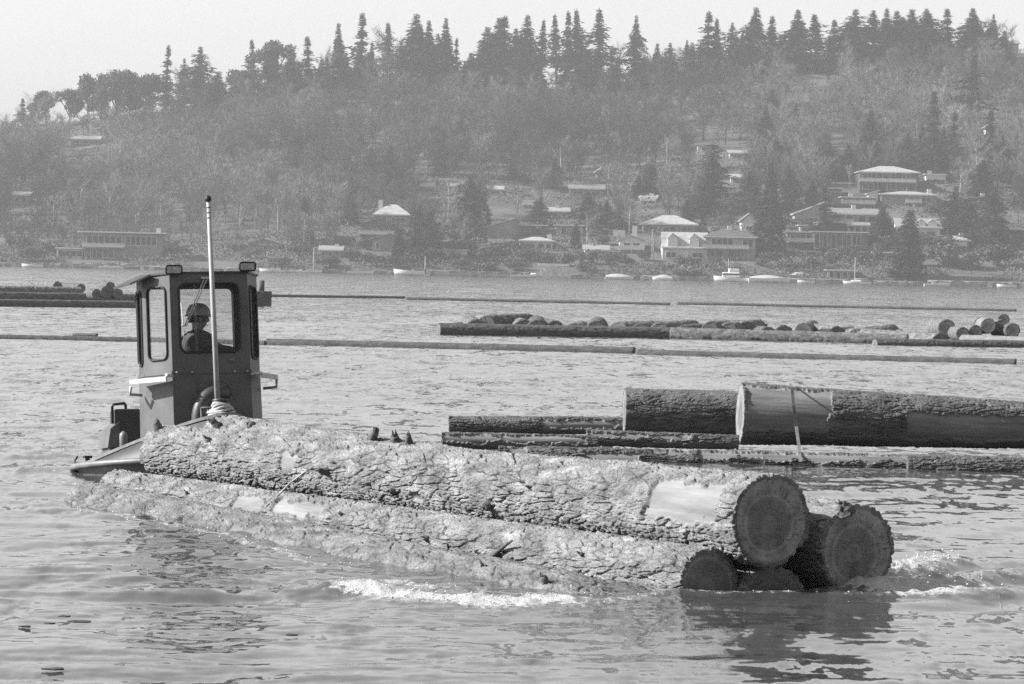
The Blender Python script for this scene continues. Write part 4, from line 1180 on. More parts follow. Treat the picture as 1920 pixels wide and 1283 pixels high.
JJ = [(x, y, z, (r[0] if r else .05) + .034, (r[1] if len(r) > 1 else r[0]) + .034) for x, y, z, *r in J[:13]]
JJ[4] = (0, -0.03, 1.555, .11, .105); JJ[3] = (0, -0.01, 1.43, .20, .14); JJ[2] = (0, 0, 1.30, .25, .25); JJ[1] = (0, 0, 1.12, .24, .25)
JJ = [j for i, j in enumerate(JJ) if i != 5]
mapi = {i: (i if i < 5 else i - 1) for i in range(13)}
EJ = [(mapi[a], mapi[b_]) for a, b_ in E if a < 13 and b_ < 13 and 5 not in (a, b_)]
skin_body("jacket", JJ, EJ, M_JACK, PER)
JT = [J[0], J[14], J[15], J[16], J[18], J[19], J[20]]
skin_body("trousers", [(x, y, z, (r[0]) + .018) for x, y, z, *r in JT], [(0, 1), (1, 2), (2, 3), (0, 4), (4, 5), (5, 6)], M_TROU, PER)
mb = MB()
for sx in (-1, 1): mb.box((sx * 0.125, -0.06, 0.03), (0.10, 0.27, 0.085), bev=0.03)
mb.build("boots", M_BLK, PER)
MB().lathe([(0.097, 0.0), (0.104, 0.03), (0.098, 0.05)], 18, (0, -0.04, 1.625), Matrix.Diagonal((0.86, 1.0, 1.6))).build("hair", M_HAIR, PER)
prof = [(0.128, -0.004), (0.126, 0.006), (0.120, 0.012), (0.118, 0.04), (0.108, 0.085), (0.085, 0.12), (0.05, 0.143), (0.008, 0.152)]
mb = MB().lathe(prof, 26, (0, -0.045, 1.70), Matrix.Rotation(R(4), 3, 'X') @ Matrix.Diagonal((0.93, 1.1, 1)))
mb.box((0, -0.175, 1.706), (0.15, 0.045, 0.010), M=Matrix.Rotation(R(14), 3, 'X'), bev=0.004)
mb.build("hard_hat", M_HATM, PER)
# ------------------------------------------------------------------ foliage prototypes
def foliage_mat(name, lo, hi, rnd=0.25, scale=0.25):
    m = noise_mat(name, lo, hi, scale=scale, rough=0.95, detail=3.0, spec=0.05, rnd=rnd)
    return m
M_NEED = foliage_mat("fir_needles", 0.012, 0.045, 0.3)
M_LEAF = foliage_mat("evergreen_leaves", 0.025, 0.075, 0.35)
M_TWIG = foliage_mat("bare_twigs", 0.10, 0.24, 0.2, 0.05)
M_BUSH = foliage_mat("shrub_leaves", 0.03, 0.12, 0.4, 0.3)
M_TRUNK = noise_mat("tree_trunk", 0.05, 0.14, 1.0, 0.95)
M_PALET = noise_mat("pale_tree_trunk", 0.2, 0.4, 1.0, 0.9)
def quads_from(cen, ax, bx):
    """leaf quads: centre, half axes"""
    V = np.stack([cen - ax - bx, cen + ax - bx, cen + ax + bx, cen - ax + bx], 1).reshape(-1, 3)
    return V, np.arange(len(V)).reshape(-1, 4)
def conifer_crown(rng, wr=0.17, z0=0.12, dens=1.0, ragged=0.25, droop=0.25, top=0.0, shape=1.0):
    cen = []; ax = []; bx = []
    nw = int(66 * dens)
    ph = rng.random(6) * 6.28
    for i in range(nw):
        z = z0 + (1 - z0) * (i + rng.random()) / nw
        t = (1 - z) / (1 - z0)
        rad = wr * (t ** (shape * 1.15) * (1 - 0.55 * (1 - min(1, t * 7))) + 0.012)
        if rng.random() < ragged * 0.42 * min(1, t * 5): continue
        nb = int(rng.integers(4, 8))
        a0 = rng.random() * 6.28
        for k in range(nb):
            a = a0 + 6.28 * k / nb + rng.normal() * 0.3
            L = rad * rng.uniform(1 - ragged * 1.6, 1 + ragged * 0.7) * (1 + ragged * (0.7 * math.sin(2 * a + 9 * z + ph[0]) + 0.6 * math.sin(a - 21 * z + ph[1]) + 0.5 * math.sin(3 * a + 37 * z + ph[2])))
            L = max(L, 0.006)
            zb = z + rng.normal() * 0.012 * min(1, t * 4)
            ls = 0.40 + 0.60 * min(1, t * 3.5)
            d = np.array([math.cos(a), math.sin(a), 0.0]); s = np.array([-d[1], d[0], 0])
            ns = max(2, int(L / 0.019))
            for j in range(ns):
                q = (j + rng.random()) / ns
                w = 0.028 * (1 - 0.65 * q) + 0.006
                for sg in (-1, 1):
                    c = d * L * q + np.array([0, 0, zb - droop * L * q * (0.5 + q) + 0.01 * rng.normal()]) + s * sg * w * 0.55 + rng.normal(size=3) * 0.004
                    dirn = d * 0.75 + s * sg * 0.6 + np.array([0, 0, -0.35 + 0.25 * rng.normal()])
                    dirn /= np.linalg.norm(dirn)
                    up = np.array([rng.normal() * .5, rng.normal() * .5, 1.0]); wv = np.cross(dirn, up); wv /= np.linalg.norm(wv)
                    cen.append(c); ax.append(dirn * ls * rng.uniform(0.014, 0.026)); bx.append(wv * ls * rng.uniform(0.006, 0.011))
    return quads_from(np.array(cen), np.array(ax), np.array(bx))
def round_crown(rng, n, lobes, size, zc):
    """lobes: (x,y,z,r)"""
    cen = []; ax = []; bx = []
    for (x, y, z, r) in lobes:
        m = int(n * r * r / sum(l[3] ** 2 for l in lobes))
        v = rng.normal(size=(m, 3)); v /= np.linalg.norm(v, axis=1)[:, None]
        rad = r * (0.35 + 0.65 * rng.random(m) ** 0.5) * (1 + 0.18 * np.sin(v[:, 0] * 9 + x * 40) * np.cos(v[:, 2] * 8))
        p = v * rad[:, None] * np.array([1, 1, 0.85]) + np.array([x, y, z])
        a = rng.normal(size=(m, 3)); a /= np.linalg.norm(a, axis=1)[:, None]
        b_ = np.cross(a, v + 0.4 * rng.normal(size=(m, 3))); b_ /= np.linalg.norm(b_, axis=1)[:, None] + 1e-6
        s = size * rng.uniform(0.6, 1.3, m)[:, None]
        cen.append(p); ax.append(a * s); bx.append(b_ * s * 0.5)
    return quads_from(np.concatenate(cen), np.concatenate(ax), np.concatenate(bx))
def trunk_mesh(rad, h=1.0, lean=(0, 0), n=7, limbs=(), seed=0):
    mb = MB()
    pts = [(lean[0] * max(z, 0) ** 1.4, lean[1] * z, z * h) for z in np.linspace(-0.03, 1.02, 7)]
    mb.tube(pts, [rad * (1.15 - 0.95 * k / 6) for k in range(7)], n)
    for (p0, p1, r) in limbs: mb.tube([p0, (Vector(p0) + Vector(p1)) / 2 + Vector((0, 0, 0.02)), p1], [r, r * 0.7, r * 0.25], 5)
    return mb
CON = []
rng = np.random.default_rng(77)
specs = [  # wr, z0, dens, ragged, droop, shape
    dict(wr=0.19, z0=0.05, dens=1.0, ragged=0.22, droop=0.25, shape=0.70),      # 0 full fir
    dict(wr=0.15, z0=0.16, dens=0.85, ragged=0.5, droop=0.12, shape=0.9),       # 1 ragged fir
    dict(wr=0.15, z0=0.36, dens=0.6, ragged=0.6, droop=0.1, shape=0.85),         # 2 half bare
    dict(wr=0.21, z0=0.02, dens=1.2, ragged=0.12, droop=0.2, shape=0.62),       # 3 dense cone
    dict(wr=0.12, z0=0.01, dens=1.3, ragged=0.10, droop=0.05, shape=0.42),      # 4 column
    dict(wr=0.22, z0=0.10, dens=0.95, ragged=0.42, droop=0.12, shape=0.58),       # 5 broad ragged
    dict(wr=0.17, z0=0.22, dens=0.8, ragged=0.6, droop=0.08, shape=0.5),         # 6 blunt topped
    dict(wr=0.24, z0=0.06, dens=1.0, ragged=0.5, droop=0.12, shape=0.52),         # 7 shaggy
    dict(wr=0.27, z0=0.04, dens=1.15, ragged=0.34, droop=0.12, shape=0.40),    # 8 egg shaped
]
def make_tree(name, label, cat, crown, trunk_mb, mc, mt):
    r = thing(name, label, cat)
    V, Fq = crown
    link("crown", np_mesh("crown", V, Fq, False), mc, r)
    trunk_mb.build("trunk", mt, r)
    return r
KINDN = ["full", "ragged", "half bare", "dense conical", "narrow columnar", "broad ragged", "blunt topped", "shaggy wide", "egg shaped"]
for s in specs:
    CON.append(("fir_tree", make_tree("fir_tree", "x", "tree", conifer_crown(rng, **s), trunk_mesh(0.014), M_NEED, M_TRUNK)))
RND = []
for k in range(3):
    rg = np.random.default_rng(100 + k)
    lob = [(rg.normal() * .15, rg.normal() * .14, rg.uniform(.42, .86), rg.uniform(.11, .19)) for _ in range(11)] + [(0, 0, .78, .2)]
    lean = (rg.uniform(-.1, .1), 0)
    limbs = [((0, 0, 0.35), (l[0], l[1], l[2]), 0.016) for l in lob[:5]]
    RND.append(("broadleaf_tree", make_tree("broadleaf_tree", "x", "tree", round_crown(rg, 2600, lob, 0.022, .75), trunk_mesh(0.022, 0.75, lean, 7, limbs), M_LEAF, M_TRUNK)))
SHR = []
for k in range(4):
    rg = np.random.default_rng(200 + k)
    lob = [(rg.normal() * .3, rg.normal() * .25, rg.uniform(.3, .62), rg.uniform(.24, .36)) for _ in range(6)] + [(0, 0, .4, .42)]
    SHR.append(("shrub", make_tree("shrub", "x", "shrub", round_crown(rg, 900, lob, 0.05, .5), trunk_mesh(0.05, 0.4), M_BUSH, M_TRUNK)))
def bare_tris(rng, nt_=420, spread=0.30, h0=0.28):
    """leafless tree of unit height as triangles (n,3,3)"""
    T = []
    def seg(a, b_, w):
        d = b_ - a; s = np.cross(d, rng.normal(size=3)); s /= np.linalg.norm(s) + 1e-9
        T.append([a - s * w, a + s * w, b_])
    seg(np.array([0, 0, -.03]), np.array([rng.normal() * .02, rng.normal() * .02, .7]), 0.012)
    seg(np.array([0.004, 0, -.03]), np.array([rng.normal() * .02, rng.normal() * .02, .75]), 0.012)
    limbs = []
    for k in range(16):
        z = rng.uniform(h0 * .7, 0.7); a = rng.random() * 6.28
        d = np.array([math.cos(a), math.sin(a), rng.uniform(0.7, 1.8)]); d /= np.linalg.norm(d)
        L = rng.uniform(.2, .42) * (1.15 - z * .6)
        s0 = np.array([0, 0, z]); e = s0 + d * L * np.array([spread / .3, spread / .3, 1])
        seg(s0, e, 0.0065); limbs.append((s0, e))
    for k in range(nt_):
        s0, e = limbs[int(rng.integers(len(limbs)))]
        p = s0 + (e - s0) * rng.uniform(.25, 1) + rng.normal(size=3) * 0.015
        d = (e - s0) / np.linalg.norm(e - s0) * .6 + rng.normal(size=3) * .5 + np.array([0, 0, .45]); d /= np.linalg.norm(d)
        seg(p, p + d * rng.uniform(.05, .15), 0.0028)
    A = np.array(T); A[:, :, 2] *= 1 / max(A[:, :, 2].max(), .8)
    return A
BT = [bare_tris(np.random.default_rng(300 + k), 620, (.26, .34, .30, .22, .4)[k]) for k in range(5)]
BARE = []
for k in range(3):
    A = BT[k]; n_ = len(A)
    r = thing("bare_tree", "x", "tree")
    link("crown", np_mesh("crown", A[2:].reshape(-1, 3), np.arange((n_ - 2) * 3).reshape(-1, 3), False), M_TWIG, r)
    mb = MB().tube([(0, 0, -.03), (.004, 0, .35), (-.004, .003, .72)], [.012, .009, .003], 6); mb.build("trunk", M_PALET, r)
    BARE.append(("bare_tree", r))

# ------------------------------------------------------------------ labels by neighbourhood
LMK = [(45, 498, "the shore's left end"), (225, 462, "the flat roofed modern house"), (160, 262, "the high left pale roof"), (495, 462, "the low gabled cottage"), (585, 500, "the small shore pavilion"),
       (733, 398, "the pale hip roofed house"), (708, 425, "the dark gabled house"), (785, 458, "the small white house"), (925, 428, "the steep pale roofed house"), (1003, 456, "the long low house with a chimney"),
       (1038, 512, "the white boathouse"), (1065, 430, "the low grey house"), (1187, 457, "the small porch house"), (1258, 414, "the wide hip roofed house"), (1285, 462, "the two dormer house"), (1370, 460, "the long balcony house"),
       (1403, 416, "the white gable front"), (1515, 392, "the bright sloping roof"), (1545, 450, "the glass walled modern house"), (1592, 412, "the balcony band house"), (1665, 338, "the big two storey house"),
       (1700, 370, "the low ranch house"), (1725, 428, "the white dormers"), (1825, 370, "the pale roof among firs"), (1880, 442, "the flat pale roof at right"), (1327, 268, "the lone bright slope roof"), (1375, 520, "the white cabin cruiser"),
       (1445, 525, "the covered motorboat"), (1612, 520, "the moored sailboat"), (1757, 533, "the ski boat"), (1100, 352, "the grey roof halfway up"), (950, 356, "the twin bright roofs")]
LABELS = {}
PEND = []
def near_phrase(px, py, h=0):
    b_ = min(LMK, key=lambda l: (l[0] - px) ** 2 + ((l[1] - py) * 1.4) ** 2)
    dx, dy = px - b_[0], py - b_[1]
    if abs(dx) > abs(dy) * 1.2: rel = "right of" if dx > 0 else "left of"
    else: rel = "below" if dy > 0 else "above"
    return rel + " " + b_[2]
def queue(o, look, px, py): PEND.append((o, look, px, py))
def flush_labels():
    d = {}
    for o, look, px, py in PEND:
        d.setdefault((look, near_phrase(px, py)), []).append((px, o))
    for (look, ph), L in d.items():
        L.sort(key=lambda t: t[0])
        for i, (px, o) in enumerate(L):
            o['label'] = f"{look} {ph}" if len(L) == 1 else f"{look} {ph}, {ordw(i + 1)} from left"
protos_used = set()
def put(proto, loc, h, wfac=1.0, rot=None, mat=None):
    r = proto if proto.name not in protos_used else dup(proto)
    protos_used.add(proto.name)
    r.location = loc; r.scale = (h * wfac, h * wfac, h)
    r.rotation_euler = (0, 0, rot if rot is not None else random.uniform(0, 6.28))
    return r

# ------------------------------------------------------------------ firs: px, top, base, kind, width px
FIRS = [(42, 186, 238, 1, 34), (310, 96, 218, 1, 40), (345, 118, 214, 5, 36), (372, 98, 216, 5, 62), (410, 136, 226, 0, 62), (436, 150, 222, 1, 34), (478, 84, 186, 1, 40), (545, 100, 200, 0, 46), (580, 78, 186, 1, 40), (603, 118, 186, 0, 34), (635, 55, 180, 0, 50), (676, 36, 178, 1, 56),
        (692, 88, 180, 0, 50), (727, 53, 176, 2, 44), (752, 84, 172, 0, 46), (775, 38, 172, 5, 70), (800, 50, 172, 0, 60), (835, 45, 172, 5, 62), (853, 80, 172, 1, 40), (882, 106, 176, 0, 40), (908, 60, 172, 0, 50), (926, 44, 174, 5, 60), (946, 42, 174, 1, 50), (984, 40, 172, 0, 62), (1013, 48, 176, 2, 46),
        (1044, 40, 184, 2, 46), (1062, 34, 184, 1, 44), (1078, 30, 184, 2, 60), (1102, 108, 186, 0, 60), (1123, 30, 178, 2, 66), (1142, 96, 180, 1, 40), (1190, 40, 170, 5, 60), (1212, 110, 172, 0, 44), (1256, 88, 170, 0, 46), (1298, 88, 172, 1, 40), (1324, 32, 152, 1, 56), (1341, 44, 152, 2, 50), (1368, 52, 154, 0, 48), (1390, 70, 144, 0, 40),
        (1412, 24, 138, 5, 74), (1446, 38, 134, 2, 46), (1470, 70, 136, 0, 36), (1492, 28, 134, 5, 70), (1532, 35, 128, 2, 58), (1562, 45, 124, 1, 50), (1580, 60, 128, 0, 40), (1600, 28, 132, 5, 86), (1636, 28, 120, 1, 56), (1657, 26, 126, 0, 60), (1682, 30, 122, 5, 70), (1708, 26, 122, 0, 70), (1738, 26, 122, 5, 76), (1776, 26, 118, 1, 62), (1818, 24, 122, 5, 90), (1850, 60, 122, 0, 56), (1880, 90, 122, 1, 40),
        (1447, 170, 240, 0, 44), (1420, 176, 236, 0, 40), (1490, 196, 250, 0, 36), (1818, 115, 262, 2, 62), (1754, 174, 334, 1, 66), (1629, 208, 314, 3, 62), (1590, 270, 338, 0, 60), (1553, 268, 338, 0, 60), (1512, 290, 350, 5, 50), (1700, 250, 322, 0, 46), (1724, 240, 320, 1, 44), (1850, 208, 338, 1, 56), (1880, 255, 345, 0, 50),
        (1338, 272, 396, 5, 84), (1310, 330, 402, 0, 50), (1402, 322, 404, 5, 74), (1440, 305, 478, 3, 72), (1482, 308, 402, 5, 66), (1552, 348, 446, 1, 62), (1522, 340, 400, 0, 46), (1652, 388, 458, 3, 66), (1698, 396, 522, 4, 70), (1786, 350, 446, 5, 70), (1815, 372, 452, 0, 54), (1858, 350, 466, 0, 60), (1840, 300, 380, 0, 50),
        (882, 328, 448, 0, 62), (905, 372, 440, 0, 46), (782, 384, 482, 0, 48), (808, 396, 488, 0, 54), (1105, 360, 436, 0, 52), (1135, 376, 428, 0, 36), (1286, 374, 424, 4, 36), (1318, 408, 446, 4, 32), (1220, 300, 366, 0, 50), (1196, 330, 372, 0, 40), (746, 430, 488, 4, 50), (1078, 420, 466, 4, 36),
        (560, 250, 318, 0, 36), (826, 262, 330, 0, 40), (1040, 300, 356, 0, 40), (240, 300, 356, 1, 34), (1480, 240, 300, 0, 40), (1660, 250, 316, 0, 44), (1785, 210, 330, 1, 50), (655, 360, 420, 0, 38), (1010, 372, 424, 0, 40)]
rs = random.Random(15)
F2 = []
for (px, pt, pb, k, w) in FIRS:
    if pt < 125 or (k in (0, 5) and rs.random() < .4):
        k = {0: rs.choice((0, 7, 5, 0)), 1: rs.choice((1, 1, 1, 6)), 2: 2, 5: rs.choice((5, 7, 7, 0))}.get(k, k)
        w = w * rs.choice((0.85, 1.1, 1.3, 1.6)) * rs.uniform(0.9, 1.1)
    elif k in (0, 5) and pt > 240 and rs.random() < .6: k = 8; w *= 1.15
    F2.append((px, pt, pb, k, w * 1.1))
F2 += [(790, 58, 172, 5, 105), (825, 72, 172, 7, 90), (915, 70, 174, 7, 92), (962, 64, 174, 5, 84), (1088, 72, 184, 7, 104), (1412, 40, 138, 7, 104), (1492, 50, 134, 7, 96), (1600, 42, 132, 7, 120), (1690, 38, 122, 7, 112), (1742, 34, 122, 5, 112), (1822, 34, 122, 7, 130), (402, 142, 226, 7, 92), (512, 112, 190, 7, 84), (692, 112, 180, 7, 92)]
for px in list(range(455, 1215, 27)) + list(range(1225, 1900, 30)):      # shorter firs filling the crest
    x = px + rs.uniform(-8, 8); y = float(np.interp(x, rx, ry)) + rs.uniform(4, 16)
    F2.append((x, y - rs.uniform(38, 84), y, rs.choice((0, 7, 5, 1)), rs.uniform(34, 60)))
for (px, pt, pb, k, w) in F2:
    p = hill_at(px, pb)
    h = (pb - pt) * p.y / F * (1.07 if pt < 125 else 1)
    wm = w * p.y / F
    lean_ = (rs.gauss(0, .03), rs.gauss(0, .03))
    wr = specs[k]["wr"] * 2
    src = CON[k]
    if src[1].name in protos_used:
        o = put(src[1], p, h, min(2.3, wm / (wr * h)))
    else:
        o = put(src[1], p, h, min(2.3, wm / (wr * h)))
    o.rotation_euler[0], o.rotation_euler[1] = lean_
    if pb < float(np.interp(px, rx, ry)) + 22:
        o['group'] = "firs along the ridge against the sky"
    else: o['group'] = "firs down on the hillside"
ridge_f = sorted([(f, i) for i, f in enumerate(FIRS) if f[1] < 125])
fobs = [o for o in COL.objects if o.name.split('.')[0] == "fir_tree" and o.parent is None]
fobs.sort(key=lambda o: project(o.location)[0])
gk = {}
def fir_kind(o): return KINDN[[i for i, c in enumerate(CON) if c[1].children[0].data == o.children[0].data or c[1].children[1].data == o.children[1].data][0]]
cnt = {}
for o in fobs:
    px, py = project(o.location)
    kd = fir_kind(o)
    if o['group'].startswith("firs along"):
        i = cnt[kd] = cnt.get(kd, 0) + 1
        o['label'] = f"{kd} dark fir on the skyline, {ordw(i)} of that shape from the left"
    else:
        queue(o, f"{kd} dark fir", px, py - 20)
# broad evergreen trees with leaning trunks on the left end of the ridge, and two on the crest
for i, (px, pt, pb, w) in enumerate(((85, 182, 240, 44), (130, 176, 252, 50), (165, 150, 250, 60), (188, 158, 262, 46), (218, 138, 256, 64), (242, 142, 250, 60), (275, 148, 236, 64), (512, 72, 190, 66), (60, 205, 246, 36), (455, 128, 200, 60), (1465, 316, 362, 60))):
    p = hill_at(px, pb); pt -= (14 if px < 300 else 0); h = (pb - pt) * p.y / F
    o = put(RND[i % 3][1], p, h, min(1.5, w * (0.85 if px < 300 else 1) * p.y / F / (0.62 * h)))
    o['group'] = "broad evergreens"
    if pt < 250: o['label'] = ("squat", "small rounded", "tall leaning", "slim", "tall round topped", "wide round topped", "spreading", "high flat topped", "low", "dense domed", "x")[i] + " broadleaf evergreen " + ("on the ridge's left end" if px < 300 else "among the ridge firs")
    else: o['label'] = "broadleaf evergreen spreading above the bright sloping roof"
# leafless trees that stand out one by one
rs = random.Random(8)
LONE = [(398, 235, 382, 46), (350, 130, 216, 34), (334, 120, 214, 30), (1152, 82, 172, 30), (1160, 70, 172, 26), (1280, 84, 168, 50), (610, 80, 178, 40), (560, 100, 184, 40), (1240, 90, 168, 40), (470, 120, 190, 46), (1868, 30, 118, 60), (1890, 40, 118, 50), (150, 330, 440, 60), (205, 330, 430, 60), (255, 340, 432, 60), (300, 360, 440, 60),
        (100, 350, 440, 60), (1180, 360, 442, 60), (1140, 290, 372, 70), (1225, 420, 492, 44), (1100, 395, 470, 60), (970, 340, 420, 60), (840, 330, 420, 60), (700, 320, 400, 60), (1800, 290, 390, 80), (1830, 250, 360, 70), (1660, 200, 300, 60), (1500, 210, 300, 70), (1730, 160, 260, 70), (620, 300, 390, 60), (520, 360, 452, 60), (450, 350, 440, 60), (570, 390, 470, 60), (1050, 250, 345, 70), (900, 240, 330, 70), (1250, 240, 330, 70)]
for i, (px, pt, pb, w) in enumerate(LONE):
    p = hill_at(px, pb); h = (pb - pt) * p.y / F
    o = put(BARE[i % 3][1], p, h, min(1.5, w * p.y / F / (0.6 * h)))
    o['group'] = "leafless trees standing out from the wood"
    if pt < 135: o['label'] = "x"; queue(o, "thin leafless tree on the skyline", px, 170 + 400)
    else: queue(o, "pale leafless tree", px, pb - 15)
sk = sorted([(project(o.location)[0], o) for o, l, *_ in PEND if l.startswith("thin leafless")], key=lambda t: t[0])
PEND = [q for q in PEND if not q[1].startswith("thin leafless")]
for i, (_, o) in enumerate(sk): o['label'] = f"thin leafless tree on the skyline, {ordw(i + 1)} from the left of such"

# ------------------------------------------------------------------ houses
M_WALLW = noise_mat("pale_house_paint", 0.36, 0.52, 0.6, 0.8, rnd=0.15)
M_WALLG = noise_mat("grey_house_siding", 0.14, 0.22, 0.6, 0.85, rnd=0.2)
M_WALLD = noise_mat("dark_house_siding", 0.05, 0.09, 0.6, 0.85, rnd=0.2)
M_ROOFL = noise_mat("pale_roof", 0.20, 0.32, 0.8, 0.8, rnd=0.15)
M_ROOFG = noise_mat("grey_roof", 0.14, 0.22, 0.8, 0.85, rnd=0.2)
M_ROOFD = noise_mat("dark_roof", 0.05, 0.09, 0.8, 0.85)
M_TRIM = noise_mat("white_trim", 0.42, 0.55, 1.0, 0.6)
mgl, nt, b = base_mat("dark_window_glass", 0.08); b.inputs["Base Color"].default_value = (0.02, 0.02, 0.02, 1); M_PANE = mgl
WM = {'W': M_WALLW, 'G': M_WALLG, 'D': M_WALLD}; RM = {'L': M_ROOFL, 'G': M_ROOFG, 'D': M_ROOFD}
RECTS = []
def house(name, label, x0, x1, ytop, ybase, roof='gable', rpx=12, dep=9.0, w='G', r='L', wins=(), yaw=0.0, deck=None, chim=None, dorm=(), over=0.5, lift=0.0, storey=None, cat="house", wing=None, door=None):
    """pixels: wall from x0 to x1, eaves at ytop, foot at ybase, roof rising rpx above the eaves; wins in metres-free fractions (u0,u1,v0,v1)"""
    p = hill_at((x0 + x1) / 2, ybase); d = p.y; m = d / F
    W_ = (x1 - x0) * m; H = (ybase - ytop) * m; rh = rpx * m
    root = thing(name, label, cat, (p.x, d, p.z + lift), R(yaw))
    RECTS.append((x0 - 3, x1 + 3, ytop - rpx, ybase, d))
    D = dep
    # y: front at 0 (towards the lake), back at D
    wall = MB().box((0, D / 2, H / 2 - 1.5), (W_, D, H + 3.0))
    o_ = over; hw = W_ / 2
    z = H
    mb = MB()
    if roof == 'flat':
        mb.box((0, D / 2, z + 0.17), (W_ + 2 * o_, D + 2 * o_, 0.34))
    elif roof == 'gable':      # ridge along x
        vs = [(-hw - o_, -o_, z - .1), (hw + o_, -o_, z - .1), (hw + o_, D + o_, z - .1), (-hw - o_, D + o_, z - .1), (-hw - o_, D / 2, z + rh), (hw + o_, D / 2, z + rh)]
        vs2 = [(a, b_, c + .25) for a, b_, c in vs]
        mb.add(vs + vs2, [(6, 7, 11, 10), (8, 9, 10, 11), (1, 0, 4, 5), (3, 2, 5, 4), (0, 1, 7, 6), (2, 3, 9, 8), (0, 6, 10, 4), (3, 4, 10, 9), (1, 5, 11, 7), (2, 8, 11, 5)])
        wall.add([(-hw, 0.01, z), (-hw, D - .01, z), (-hw, D / 2, z + rh - .05), (hw, 0.01, z), (hw, D - .01, z), (hw, D / 2, z + rh - .05)], [(0, 2, 1), (3, 4, 5)])
    elif roof == 'front':      # gable facing the lake
        vs = [(-hw - o_, -o_, z - .1), (0, -o_, z + rh), (hw + o_, -o_, z - .1), (-hw - o_, D + o_, z - .1), (0, D + o_, z + rh), (hw + o_, D + o_, z - .1)]
        vs2 = [(a, b_, c + .25) for a, b_, c in vs]
        mb.add(vs + vs2, [(6, 7, 10, 9), (7, 8, 11, 10), (0, 3, 4, 1), (1, 4, 5, 2), (0, 1, 7, 6), (1, 2, 8, 7), (3, 9, 10, 4), (4, 10, 11, 5), (0, 6, 9, 3), (2, 5, 11, 8)])
        wall.add([(-hw, 0.0, z), (hw, 0.0, z), (0, 0.0, z + rh - .05), (-hw, D, z), (hw, D, z), (0, D, z + rh - .05)], [(0, 1, 2), (4, 3, 5)])
    elif roof == 'hip':
        k = min(hw * .75, D / 2 * 1.1)
        vs = [(-hw - o_, -o_, z - .1), (hw + o_, -o_, z - .1), (hw + o_, D + o_, z - .1), (-hw - o_, D + o_, z - .1), (-hw + k, D / 2, z + rh), (hw - k, D / 2, z + rh), (-hw - o_, -o_, z + .15), (hw + o_, -o_, z + .15), (hw + o_, D + o_, z + .15), (-hw - o_, D + o_, z + .15)]
        mb.add(vs, [(6, 7, 5, 4), (7, 8, 5), (8, 9, 4, 5), (9, 6, 4), (3, 2, 1, 0), (0, 1, 7, 6), (1, 2, 8, 7), (2, 3, 9, 8), (3, 0, 6, 9)])
    elif roof == 'shed':       # single slope, high side left (+) or right (-)
        s_ = 1
        vs = [(-hw - o_, -o_, z - .1), (hw + o_, -o_, z - .1 + rh), (hw + o_, D + o_, z - .1 + rh), (-hw - o_, D + o_, z - .1)]
        vs2 = [(a, b_, c + .3) for a, b_, c in vs]
        mb.add(vs + vs2, [(4, 5, 6, 7), (3, 2, 1, 0), (0, 1, 5, 4), (1, 2, 6, 5), (2, 3, 7, 6), (3, 0, 4, 7)])
        wall.add([(-hw, 0, z), (hw, 0, z), (hw, 0, z + rh - .1), (-hw, D, z), (hw, D, z), (hw, D, z + rh - .1)], [(0, 1, 2), (4, 3, 5), (1, 4, 5, 2)])
    wall.build("wall", WM[w], root)
    rf = mb.build("roof", RM[r], root)
    MB().box((0, -o_ - 0.06, z - 0.02 if roof != 'flat' else z + .17), (W_ + 2 * o_, 0.10, 0.30)).build("fascia", M_TRIM, rf) if roof in ('flat', 'gable', 'hip') else None
    def window(u0, u1, v0, v1, y=-0.05, zz=H, xx=W_):
        x_0, x_1, z_0, z_1 = -xx / 2 + u0 * xx, -xx / 2 + u1 * xx, v0 * zz, v1 * zz
        f = MB(); t_ = 0.10
        f.box(((x_0 + x_1) / 2, y, z_1), (x_1 - x_0 + 2 * t_, 0.12, t_)); f.box(((x_0 + x_1) / 2, y, z_0), (x_1 - x_0 + 2 * t_, 0.12, t_))
        nx = max(1, int(round((x_1 - x_0) / 1.3)))
        for i in range(nx + 1): f.box((x_0 + (x_1 - x_0) * i / nx, y - .004, (z_0 + z_1) / 2), (t_, 0.11, z_1 - z_0 + t_ - .02))
        wo_ = f.build("window", M_TRIM, root)
        MB().box(((x_0 + x_1) / 2, y + .03, (z_0 + z_1) / 2), (x_1 - x_0 - .02, 0.05, z_1 - z_0 - .02)).build("pane", M_PANE, wo_)
    for q in wins: window(*q)
    if door:
        u, v1 = door
        MB().box((-hw + u * W_, -0.05, 1.02), (0.95, 0.08, 2.04)).build("door", M_TRIM, root)
    if deck:      # u0,u1,v, depth
        u0, u1, v, dd = deck
        x_0, x_1, zz = -hw + u0 * W_, -hw + u1 * W_, v * H
        q = MB().box(((x_0 + x_1) / 2, -dd / 2 - .02, zz), (x_1 - x_0, dd, 0.22))
        n_ = max(2, int((x_1 - x_0) / 2.5))
        for i in range(n_ + 1): q.box((x_0 + .1 + (x_1 - x_0 - .2) * i / n_, -dd + .1, zz / 2 - .9), (0.16, 0.16, zz + 1.6))
        dk = q.build("deck", WM[w] if w != 'D' else M_WALLG, root)
        q = MB().box(((x_0 + x_1) / 2, -dd + .02, zz + 1.0), (x_1 - x_0, 0.10, 0.10)).box(((x_0 + x_1) / 2, -dd + .03, zz + .52), (x_1 - x_0, 0.05, 0.72))
        q.build("railing", M_TRIM, dk)
    if chim:
        u, hh = chim
        MB().box((-hw + u * W_, D * .45, z + rh * .5 + hh * m / 2), (1.1, 0.9, rh + hh * m)).build("chimney", M_TRIM, rf)
